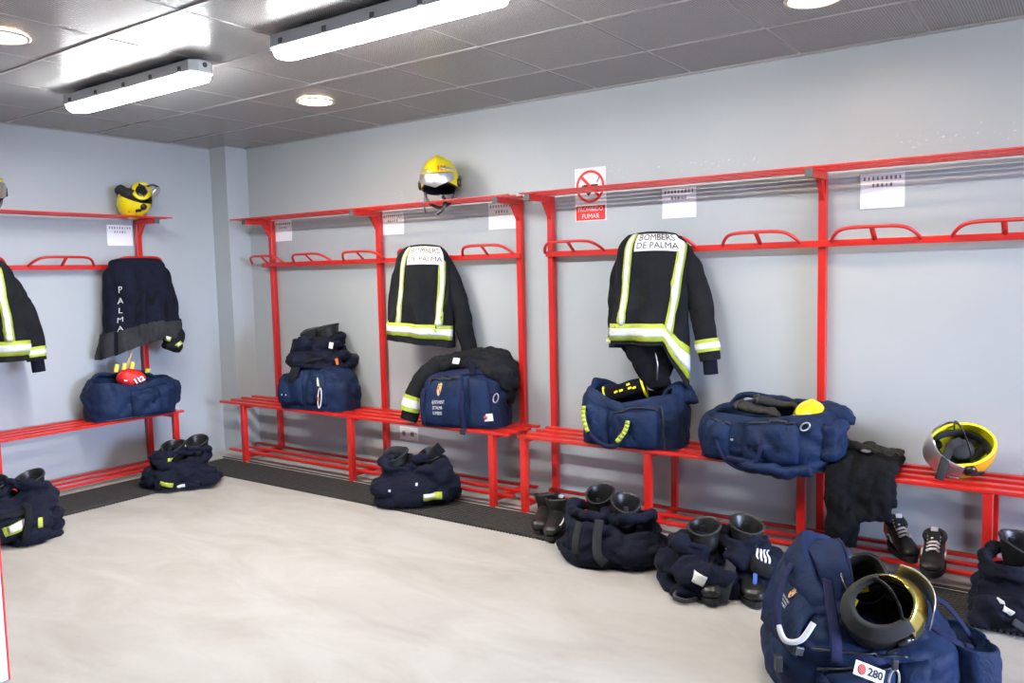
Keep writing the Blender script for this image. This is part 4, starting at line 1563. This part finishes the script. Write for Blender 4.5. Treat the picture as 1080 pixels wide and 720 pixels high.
boot('black fire boot piled up on the bag nearest the corner, upper of two', (1.34, -.125, BZ + .315), math.radians(150), .300)

# black ankle shoes beside R1
for k, (x, y, lb) in enumerate([(3.515, -.575, 'black ankle shoe on the mat, farther from the boots in trousers'), (3.625, -.625, 'black ankle shoe with a white edge, next to the boots in trousers')]):
    b = boot(lb, (x, y, .017), math.radians(20), .165, name='ankle_shoe', cat='shoe', hole=1)
    if k == 1:
        strap(b, [(.030, -.150, .055), (.050, -.10, .075), (.053, -.04, .095), (.050, .02, .10)], .004, .003, name='white_piping', m=M_SIL, n=14)
        bit(b, (.0, .118, .160), (.030, .006, .022), (0, 0, 0), M_SIL, 'heel_tag')


# safety shoes on the lower slats
def sneaker(label, loc, rotz, tilt=(0, 0)):
    t = thing('safety_shoe', label, 'shoe', loc, rot=(tilt[0], tilt[1], rotz), group='white laced safety shoes')
    secs = [(.13, .030, .105, .02), (.115, .040, .118, .02), (.07, .043, .115, .02), (.02, .043, .108, .02), (-.04, .047, .088, .02), (-.09, .050, .072, .02), (-.13, .045, .064, .02), (-.155, .025, .050, .025)]

    def Ff(u, v):
        y, w, zt, zb = [cat1([s[k] for s in secs], v) for k in range(4)]
        th = 2 * PI * u
        c, s = math.cos(th), math.sin(th)
        return (w * abs(c) ** .75 * (1 if c > 0 else -1), y, (zt + zb) / 2 + (zt - zb) / 2 * s)
    ft = MB()
    b, w = ft.grid(Ff, 24, 30, True)
    ft.cap([b + i for i in range(24)][::-1])
    ft.cap([b + 30 * 24 + i for i in range(24)])
    ft.build('upper', M_BOOT, t)
    col = MB()
    col.torus((0, .070, .122), .040, .013, (.25, 0), sy=1.35)
    col.build('collar', M_PAD, t)
    MB().bbox((0, .012, .135), (.050, .012, .07), .005, Euler((-.75, 0, 0)).to_matrix()).build('tongue', M_PAD, t, smooth=False)
    out = []
    for i in range(28):
        a = 2 * PI * i / 28
        yy = -.015 - .155 * math.cos(a)
        out.append(((.046 if yy > .03 else .054) * math.sin(a), yy))
    MB().slab(out, 0, .028).build('sole', M_SOLE, t, smooth=False)
    for k in range(5):
        f = k / 4
        y, z = -.055 + .085 * f, .092 + .040 * f
        MB().tube([(-.026, y, z - .004), (-.008, y - .006, z + .008), (.010, y + .004, z + .008), (.026, y, z - .004)], .0058, 6).build('lace', M_LACE, t)
    for s in (-1, 1):
        MB().bbox((s * .041, .085, .085), (.008, .05, .05), .003).build('orange_panel', M_ORANGE, t, smooth=False)
        MB().tube(spline([(s * .045, -.02, .05), (s * .049, .02, .075), (s * .044, .06, .06)], 8), .004, 6).build('side_stripe', M_SIL, t)
    MB().bbox((0, .03, .166), (.030, .006, .022), .003, Euler((-.75, 0, 0)).to_matrix()).build('tongue_label', M_LACE, t, smooth=False)
    MB().tube(spline([(-.03, .12, .10), (0, .138, .135), (.03, .12, .10)], 10), .007, 6).build('heel_loop', M_ORANGE, t)
    return t


sneaker('black safety shoe with white laces, next to the hanging black trousers', (5.325, -.215, .082), math.radians(28))
sneaker('black safety shoe with white laces and orange heel, next to the bench leg', (5.487, -.355, .082), math.radians(4))

# black trousers over the bench
t = thing('black_trousers', 'black cloth trousers draped over the long bench beside the slumped bag', 'trousers', (5.165, -.25, BZ), math.radians(3))
FLOORZ[0] = -9
mb = MB()
for i, (x, w, low, yy) in enumerate([(-.075, .075, -.34, -.205), (.055, .085, -.20, -.200), (.115, .05, -.13, -.20)]):
    mb.tube(spline([(x - .01, .14, .03), (x, .0, .035), (x, -.12, .030), (x, -.185, .0), (x + .005, yy - .012, -.08), (x + .01, yy - .012, low * .7), (x + .012, yy - .005, low)], 22), w, 14, .026, up=lambda f: (0, -f, 1 - f * .98))
mb.ell((.0, -.02, .025), (.16, .15, .03))
put(blob(mb, .011, [(.016, 7, (1.6, 1, .7), 31), (.005, 18, (1, 1, 1), 3)]), 'trouser_cloth', M_BLACKCLOTH, t)
MB().torus((.0, .035, .072), .02, .004).build('ring', M_STEEL, t)


# ------------------------------------------------------------------ jacket draped on the crested bag
t = thing('draped_jacket', 'dark fire jacket thrown over the crested bag, striped sleeve hanging on the bench', 'jacket', (2.70, -.24, BZ + .34), math.radians(14))
mb = MB()
mb.tube(spline([(-.17, .04, .02), (-.03, .05, .09), (.12, .04, .115), (.27, .03, .05), (.30, .03, -.10)], 20), .13, 18, .05, up=lambda f: (.25 * (f - .4), 0, 1))
mb.ell((.12, .0, .075), (.17, .13, .05), rot=Euler((.35, .1, 0)).to_matrix())
mb.ell((.22, -.05, .03), (.10, .09, .06))
mb.ell((.02, .02, .05), (.16, .12, .06))
mb.ell((.29, .03, -.06), (.05, .12, .14))
dj = put(blob(mb, .011, [(.024, 5.5, (1, 1, 1), 41), (.007, 16, (1, 1, 1), 7)]), 'coat_body', M_BLACKC, t)
mb = MB()
sp = spline([(-.06, .02, .06), (-.20, -.02, .035), (-.31, -.06, -.06), (-.355, -.09, -.18), (-.385, -.11, -.32)], 24)
mb.tube(sp, .066, 16, .050, up=lambda f: (0, -1, .3), taper=lambda f: 1.1 - .18 * f)
sv = put(blob(mb, .010, [(.013, 9, (1, 1, 1), 17)]), 'sleeve', M_BLACKC, t)


def ringpatch(path, i0, i1, r, rb, nm, m, par):
    mb = MB()
    mb.tube(path[i0:i1 + 1], r, 20, rb, up=(0, -1, .3), caps=False)
    return mb.build(nm, m, par)


y = ringpatch(sp, 17, 21, .0705, .056, 'yellow_stripe', M_YEL, sv)
ringpatch(sp, 18, 20, .0735, .059, 'silver_band', M_SIL, y)
bit(dj, (-.02, -.115, .085), (.045, .010, .040), (-.5, .1, 0), M_WHITE, 'white_label')
strap(dj, [(.06, -.12, .10), (.10, -.15, .06), (.12, -.165, .0)], .022, .004, name='storm_flap', m=M_TROU, n=12)


# ------------------------------------------------------------------ helmets
def helmet(label, loc, eul, shell=None, inner=None, visor=None, number=None, neck=False, trim=None, scale=1.0, visor_drop=0.0, rim=None, vwide=150, vlen=42):
    t = thing('fire_helmet', label, 'helmet', loc, rot=eul)
    t.scale = (scale,) * 3
    shell, inner, visor, trim = shell or M_HYEL, inner or M_HYIN, visor or M_CHROME, trim or M_HBLK
    rx, ry, rz = .128, .158, .170

    def edge(th):
        f = -math.sin(th)      # 1 at the front
        return math.radians(102 + 14 * max(0, -f) ** 1.0 - 14 * max(0, f) ** 1.5 + 6 * abs(math.cos(th)))

    def E(th, ph, k=1.0):
        r = 1 + .045 * math.exp(-(math.sin(ph) * math.cos(th) / .16) ** 2) * (1 if ph < 2.2 else 0)
        return Vector((rx * k * math.sin(ph) * math.cos(th), ry * k * math.sin(ph) * math.sin(th), rz * k * r * math.cos(ph)))
    mb = MB()
    mb.grid(lambda u, v: E(2 * PI * u, .02 + (edge(2 * PI * u) - .02) * v), 56, 26, True)
    mb.cap(list(range(56)))
    so = mb.build('shell', shell, t)
    mb = MB()
    mb.grid(lambda u, v: E(2 * PI * u, .02 + (edge(2 * PI * u) - .02) * v, .93), 48, 20, True)
    mb.cap(list(range(48)))
    li = mb.build('liner', inner, t)
    mb = MB()
    mb.tube([(E(a, edge(a), .967)) for a in [2 * PI * i / 56 for i in range(56)]], .0075, 8, .005, closed=True, up=(0, 0, 1))
    mb.build('rim', rim or trim, so)
    # side reflective bands and knobs
    GS = lambda a, b: E(a, b)
    for a0, a1 in ((PI * 1.60, PI * 1.93), (PI * 1.07, PI * 1.40)):
        MB().patch(GS, [(a0, 1.02), (a1, 1.12), (a1, 1.22), (a0, 1.12)], -.004, 12, 3, -.004).build('side_band', M_CHROME, so)
    for s in (-1, 1):
        MB().tube([(s * .120, -.01, -.015), (s * .142, -.01, -.015)], .030, 16).build('visor_pivot', M_HBLK, t)
        MB().bbox((s * .132, .035, .02), (.010, .06, .028), .004).build('lamp_clip', M_HBLK, t, smooth=False)
    # visor: curved shield standing in front of the face opening
    vz = MB()
    vd = visor_drop

    def V(s, q, k):
        th = PI * 1.5 + (s - .5) * math.radians(vwide)
        ph = math.radians(78 + vd) + math.radians(vlen - 14 * abs(s - .5) * 2) * q
        return E(th, ph, k)
    vz.patch(lambda a, b: V(a, b, 1.075), [(0, 0), (1, 0), (1, 1), (0, 1)], 0, 30, 10, .003)
    vz.build('visor', visor, t)
    # harness
    for k in range(3):
        a = PI * k / 3 + .3
        pts = [E(a if f >= 0 else a + PI, abs(f) * 1.55, .84) for f in [(-1 + 2 * i / 20) for i in range(21)]]
        MB().tube(pts, .021, 8, .006, up=lambda f: (math.cos(a) * (2 * f - 1), math.sin(a) * (2 * f - 1), 1 - abs(2 * f - 1))).build('harness_strap', M_PAD, t)
    mb = MB()
    pts = [E(2 * PI * i / 40, 1.50, .84) for i in range(40)]
    mb.tube(pts, .008, 8, .030, closed=True, up=(0, 0, 1))
    mb.build('head_band', M_PAD, t)
    for k in range(4):
        a = PI / 4 + k * PI / 2
        c = E(a, 1.25, .80)
        MB().ell(c, (.030, .034, .020), rot=Matrix.Rotation(a, 3, 'Z')).build('pad', M_PAD, t)
    cs = spline([(-.105, .0, -.03), (-.095, -.02, -.11), (-.03, -.035, -.165), (.04, -.035, -.160), (.095, -.02, -.10), (.105, .0, -.03)], 30)
    MB().tube(cs, .011, 8, .003, up=(0, -1, .2)).build('chin_strap', M_HBLK, t)
    if neck:
        mb = MB()
        mb.patch(lambda a, b: E(a, b, .99) + Vector((0, 0, 0)), [(-.35, 1.95), (PI + .35, 1.95), (PI + .35, 2.35), (-.35, 2.35)], .010, 30, 6, .026)
        mb.build('neck_guard', M_PAD, t)
    if number:
        tx = MB()

        def pl_(x, y):
            th = PI * 1.5 + .42 + x / (ry * .80)
            ph = 1.10 - y / rz
            return E(th, ph, 1.012)
        tx.text(number, .050, pl_, bold=.002)
        tx.build('number', M_SIGNRED, so, smooth=False)
    return t


# on the corner rack shelf, facing the room
helmet('yellow fire helmet numbered 131 on the shelf of the corner rack, strap hanging', (2.465, -.175, 2.085), Euler((.05, -.05, math.radians(28))), number='131', inner=M_HBLK, visor=M_CHROME, vwide=112, visor_drop=-4, vlen=30)
t_h = bpy.data.objects['fire_helmet']
MB().tube(spline([(.03, -.10, -.10), (.05, -.13, -.14), (.03, -.145, -.19), (-.01, -.14, -.215)], 14), .012, 8, .004, up=(0, -1, 0)).build('hanging_strap', M_HBLK, t_h)
MB().tube(spline([(-.085, -.13, -.10), (-.09, -.14, -.16), (-.085, -.14, -.20)], 8), .005, 6).build('hanging_strap', M_HBLK, t_h)
# upside down on the right bench
helmet('yellow fire helmet lying upside down on the long bench, open side to the room', (5.572, -.215, .607), orient((-.75, -.75, .18), (-.30, .62, -.72)), shell=M_HORG, inner=M_HYIN, visor=M_CHROME, scale=.93, rim=M_HYIN)
t_h = [o for o in bpy.data.objects if o.name.startswith('fire_helmet') and o.parent is None][-1]
Mi = (Matrix.Translation(t_h.location) @ t_h.rotation_euler.to_matrix().to_4x4() @ Matrix.Diagonal((*t_h.scale, 1))).inverted()
MB().tube([Mi @ p for p in spline([(5.575, -.255, .655), (5.55, -.315, .645), (5.530, -.350, .600), (5.518, -.372, .540), (5.505, -.372, .494)], 18)], .021, 8, .006, up=Mi.to_3x3() @ Vector((.3, -1, .2))).build('hanging_strap', M_PAD, t_h)
MB().ell(Mi @ Vector((5.57, -.245, .615)), (.060, .070, .030)).build('crown_pad', M_PAD, t_h)
# in the big bag
helmet('black lined fire helmet with gold visor lying in the big open bag', (5.495, -1.565, .300), orient((.80, .45, .50), (-.15, .70, -.70)), shell=M_HBLK, inner=M_HBLK, visor=M_GOLD, neck=True, scale=.85, visor_drop=6, vlen=62)
t_h = [o for o in bpy.data.objects if o.name.startswith('fire_helmet') and o.parent is None][-1]
for q, rr in (((-.10, .02, -.04), .4), ((-.06, .085, -.05), -.5), ((.09, .06, -.045), .9), ((.05, -.12, -.03), 0)):
    bit(t_h, q, (.022, .045, .016), (.3, .2, rr), M_HYEL, 'yellow_clip')
MB().patch(lambda a, b: Vector((.150 * math.sin(a), -.19 * math.cos(a), -b)), [(-.9, -.02), (.9, -.02), (.75, .12), (-.75, .12)], 0, 24, 8, .003).build('clear_shield', M_CHROME, t_h)
# on the left shelf
helmet('yellow fire helmet lying on its crown on the left wall shelf', (.175, -1.00, 2.062), orient((.10, .95, .30), (-.50, .10, -.85)), shell=M_HYEL, inner=M_HBLK, visor=M_CHROME, scale=.80, vlen=85, vwide=95)
t_l = [o for o in bpy.data.objects if o.name.startswith('fire_helmet') and o.parent is None][-1]
# breathing mask lying on that helmet
t = thing('breathing_mask', 'yellow and black breathing mask resting in the upturned helmet on the left shelf', 'mask', (.215, -.985, 2.125), math.radians(60))
mb = MB()
mb.torus((.02, -.02, .015), .055, .016, (1.0, .35), sy=1.25)
mb.build('mask_frame', M_HYEL, t)
mb = MB()
mb.ell((.02, -.015, .015), (.05, .06, .02), rot=Euler((1.0, .35, 0)).to_matrix())
mb.build('mask_face', M_HBLK, t)
mb = MB()
mb.ell((-.06, .0, -.01), (.085, .06, .05))
mb.ell((-.12, .02, .015), (.045, .045, .04))
put(blob(mb, .009, [(.010, 12, (1, 1, 1), 3)]), 'mask_harness', M_PAD, t)
MB().tube(spline([(.06, -.03, .05), (.10, -.03, .06), (.14, -.02, .045)], 10), .008, 8).build('mask_hose', M_HBLK, t)
mb = MB()
mb.ell((.115, -.045, .0), (.016, .045, .052), rot=Euler((0, .55, -.5)).to_matrix())
mb.build('mask_visor', M_CHROME, t)
# at the left picture edge
helmet('yellow helmet at the left picture edge on the left wall shelf', (.165, -2.03, 2.085), Euler((0, 0, math.radians(70))), visor=M_CHROME)
# the one seen in the slumped bag, and jacket in the other bag
helmet('yellow helmet half hidden in the slumped open bag on the long bench', (4.905, -.245, BZ + .19), orient((.2, -.9, .2), (.1, -.1, 1)), scale=.72)

t = thing('rolled_jacket', 'black fabric with yellow trim sticking out of the open bag below the hung jacket', 'jacket', (3.865, -.235, BZ + .255), math.radians(20))
mb = MB()
mb.tube(spline([(-.11, 0, .0), (0, 0, .04), (.10, 0, .065)], 12), .060, 16, .050, up=(0, 0, 1))
ro = put(blob(mb, .010, [(.012, 9, (1, 1, 1), 8)]), 'cloth_roll', M_BLACKCLOTH, t)
MB().torus((.105, 0, .062), .062, .007, (0, PI / 2 - .3), sy=.9).build('yellow_trim', M_HYEL, ro)
MB().torus((-.115, 0, .0), .055, .006, (0, PI / 2 - .3), sy=.9).build('yellow_trim', M_HYEL, ro)
for p in ((-.05, -.058, .035), (-.02, -.062, .045), (.03, -.066, .060), (.055, -.064, .062), (.02, -.058, .08)):
    bit(ro, p, (.022, .008, .012), (0, -.4, .1), M_HYEL, 'yellow_print')


# ------------------------------------------------------------------ big bag in the foreground
A35 = math.radians(35)
t = thing('duffel_bag', 'large open navy duffel bag in the foreground on the floor, tag numbered 280', 'bag', (5.395, -1.425, 0), A35)
lv = [(0, 0, 0, .01, .01, 3, 0), (0, 0, 0, .285, .20, 3.2, .1), (.015, 0, 0, .315, .225, 3.2, .5), (.10, 0, 0, .325, .235, 3.0, 1), (.19, 0, .005, .305, .225, 2.9, 1),
      (.265, .005, .02, .265, .195, 2.7, 1), (.315, .01, .03, .225, .165, 2.5, .8), (.325, .02, .03, .195, .145, 2.4, .5), (.29, .025, .025, .175, .125, 2.3, .3), (.17, .02, .02, .15, .11, 2.2, .2), (.12, .02, .02, .01, .01, 2, 0)]


def bz(x, y, v):
    k = max(0, min(1, (v - .38) * 3.2))
    return k * (.16 * max(0, min(1, (-x + .12) / .30)) * max(0, min(1, (y + .16) / .30)) - .10 * max(0, min(1, (x + .05) / .3)) * .6 - .07 * max(0, min(1, -(y - .02) / .18)) + .05 * max(0, y / .2))


SB = vloft(lv, .024, 5.0, (1, 1, 1), 52.0, zmod=bz)
mb = MB()
mb.grid(SB, 160, 96, True)
mb.build('bag_body', M_NAVY, t)
GB = lambda x, v: SB(U(x, .23), v)
GB.flip = False
# lower front pocket and its zip
MB().patch(GB, [(-.26, .34), (.02, .36), (.02, .14), (-.26, .14)], .006, 20, 12, .02, puff(.040)).build('front_pocket', M_NAVY, t)
MB().patch(GB, [(.03, .36), (.13, .37), (.13, .14), (.03, .14)], .006, 10, 12, .02, puff(.030)).build('front_pocket', M_NAVY, t)
zipline(t, GB, -.30, .06, .40, .385, .010, .01)
zipline(t, GB, -.25, .02, .345, .35, .020, .0)
# flap standing up over the opening
fl = MB()


def FLP(s, q):
    a = Vector((-.135, -.055, .270)).lerp(Vector((-.045, -.075, .275)), s)
    b = Vector((-.165, .125, .455)).lerp(Vector((-.035, .105, .470)), s)
    p = a.lerp(b, q) + Vector((0, -.02, .045)) * math.sin(PI * q)
    p += Vector((0, 0, 1)) * .006 * crease(p, 9, (1, 1, 1), 3)
    return p


fl.patch(FLP, [(0, 0), (1, 0), (1, 1), (0, 1)], 0, 14, 22, .008)
fo = fl.build('lid_flap', M_NAVY, t)
MB().tube([FLP(1.0, q / 20) for q in range(21)], .005, 6).build('piping', M_NAVYD, fo)
MB().tube([FLP(0.0, q / 20) for q in range(21)], .005, 6).build('piping', M_NAVYD, fo)
# left end panel falling from the flap
FLOORZ[0] = -9
mb = MB()


def LP(s, q):
    a = Vector((-.165, .125, .450)).lerp(Vector((-.135, -.06, .275)), q)
    b = Vector((-.335, .06, .19)).lerp(Vector((-.30, -.20, .17)), q)
    p = a.lerp(b, s) + Vector((-.035, -.02, .04)) * math.sin(PI * s)
    return p + Vector((-.5, -.4, .6)) * .012 * crease(p, 7, (1, 1, 1), 13)


mb.patch(LP, [(0, 0), (1, 0), (1, 1), (0, 1)], 0, 18, 18, .010)
mb.build('end_panel', M_NAVY, t)


def PC(x, y):
    p = LP(.42 - y * 2.6, .55 + x * 2.6)
    return p + PC.n * .012


PC.n = Vector((-.45, -.60, .65)).normalized()
crest(t, PC, .045)
tx = MB()
for k in range(3):
    tx.text(['AJUNTAMENT', 'DE PALMA', 'BOMBERS'][k], .015, lambda x, y, k=k: PC(x * .8 - .012, y - .045 - .017 * k))
tx.build('lettering', M_SIL, t, smooth=False)
strap(t, [(-.215, .06, .40), (-.275, -.02, .375), (-.325, -.10, .305), (-.335, -.15, .250)], .012, .006, upv=(0, 0, 1), n=20)
strap(t, [(-.335, -.145, .255), (-.325, -.185, .222), (-.28, -.205, .232), (-.235, -.195, .285)], .010, .010, upv=(0, 0, 1), name='pale_handle', m=M_GREYHAND, n=18)
strap(t, [(-.13, -.04, .37), (-.15, -.12, .31), (-.16, -.19, .24), (-.17, -.225, .16)], .020, .003, name='webbing_strap')
MB().bbox((-.335, -.145, .125), (.022, .03, .055), .004).build('buckle', M_BCAP, t, smooth=False)
bit(t, (-.285, -.195, .190), (.035, .014, .03), (0, .3, .2), M_BCAP, 'buckle')
# tag with number and carabiner
TR = Euler((-.35, .42, .05)).to_matrix()
tg0 = Vector((-.095, -.300, .165))
tg = MB().bbox(tg0, (.105, .004, .045), .001, TR).build('white_tag', M_WHITE, t, smooth=False)
MB().ell(tg0 + TR @ Vector((-.028, -.003, 0)), (.015, .002, .017), 12, 6, TR).build('tag_mark', M_CRESTR, tg)
tx = MB()
tx.text('280', .036, lambda x, y: tg0 + TR @ Vector((x + .020, -.0035, y)), bold=.0012)
tx.build('tag_number', M_BLKINK, tg, smooth=False)
snap_hook(t, (-.015, -.300, .135), .075, .1)
MB().bbox((-.015, -.304, .19), (.020, .012, .035), .004).build('zip_pull', M_BCAP, t, smooth=False)
MB().tube(spline([(-.012, -.302, .105), (-.012, -.305, .07), (-.016, -.305, .02)], 8), .008, 8).build('pale_cord', M_GREYHAND, t)
# right end pocket, gaping
mb = MB()
pk = [(.015, .33, -.06, .01, .01, 3, 0), (.015, .33, -.06, .075, .15, 3, .2), (.07, .335, -.06, .085, .16, 3, 1), (.12, .335, -.06, .085, .155, 3, 1), (.165, .33, -.06, .078, .145, 3, .8), (.168, .33, -.06, .070, .135, 3, .5), (.13, .33, -.06, .062, .125, 3, .2), (.05, .33, -.06, .01, .01, 3, 0)]
mb.grid(vloft(pk, .014, 7, (1, 1, 1), 61.0, zmod=lambda x, y, v: .10 * max(0, -(x - .36)) * (v > .4)), 72, 40, True)
mb.build('end_pocket', M_NAVY, t)
strap(t, [(.20, .02, .29), (.28, -.01, .275), (.34, -.03, .21), (.40, -.05, .11), (.44, -.07, .055), (.43, -.10, .035), (.38, -.12, .075), (.33, -.12, .12), (.25, -.13, .20)], .013, .005, upv=(.4, -.6, .5), n=44)
strap(t, [(.19, -.12, .235), (.245, -.15, .20), (.30, -.15, .165)], .016, .006, upv=(0, -.4, .8), name='webbing_strap', n=14)
bit(t, (.30, -.155, .165), (.03, .02, .035), (0, .4, 0), M_NAVYD, 'strap_knot')
# boot lying inside
boot('black fire boot sticking up in the big open bag behind the helmet', (5.345, -1.285, .185), math.radians(205), .270, (-.55, .05), hole=1)
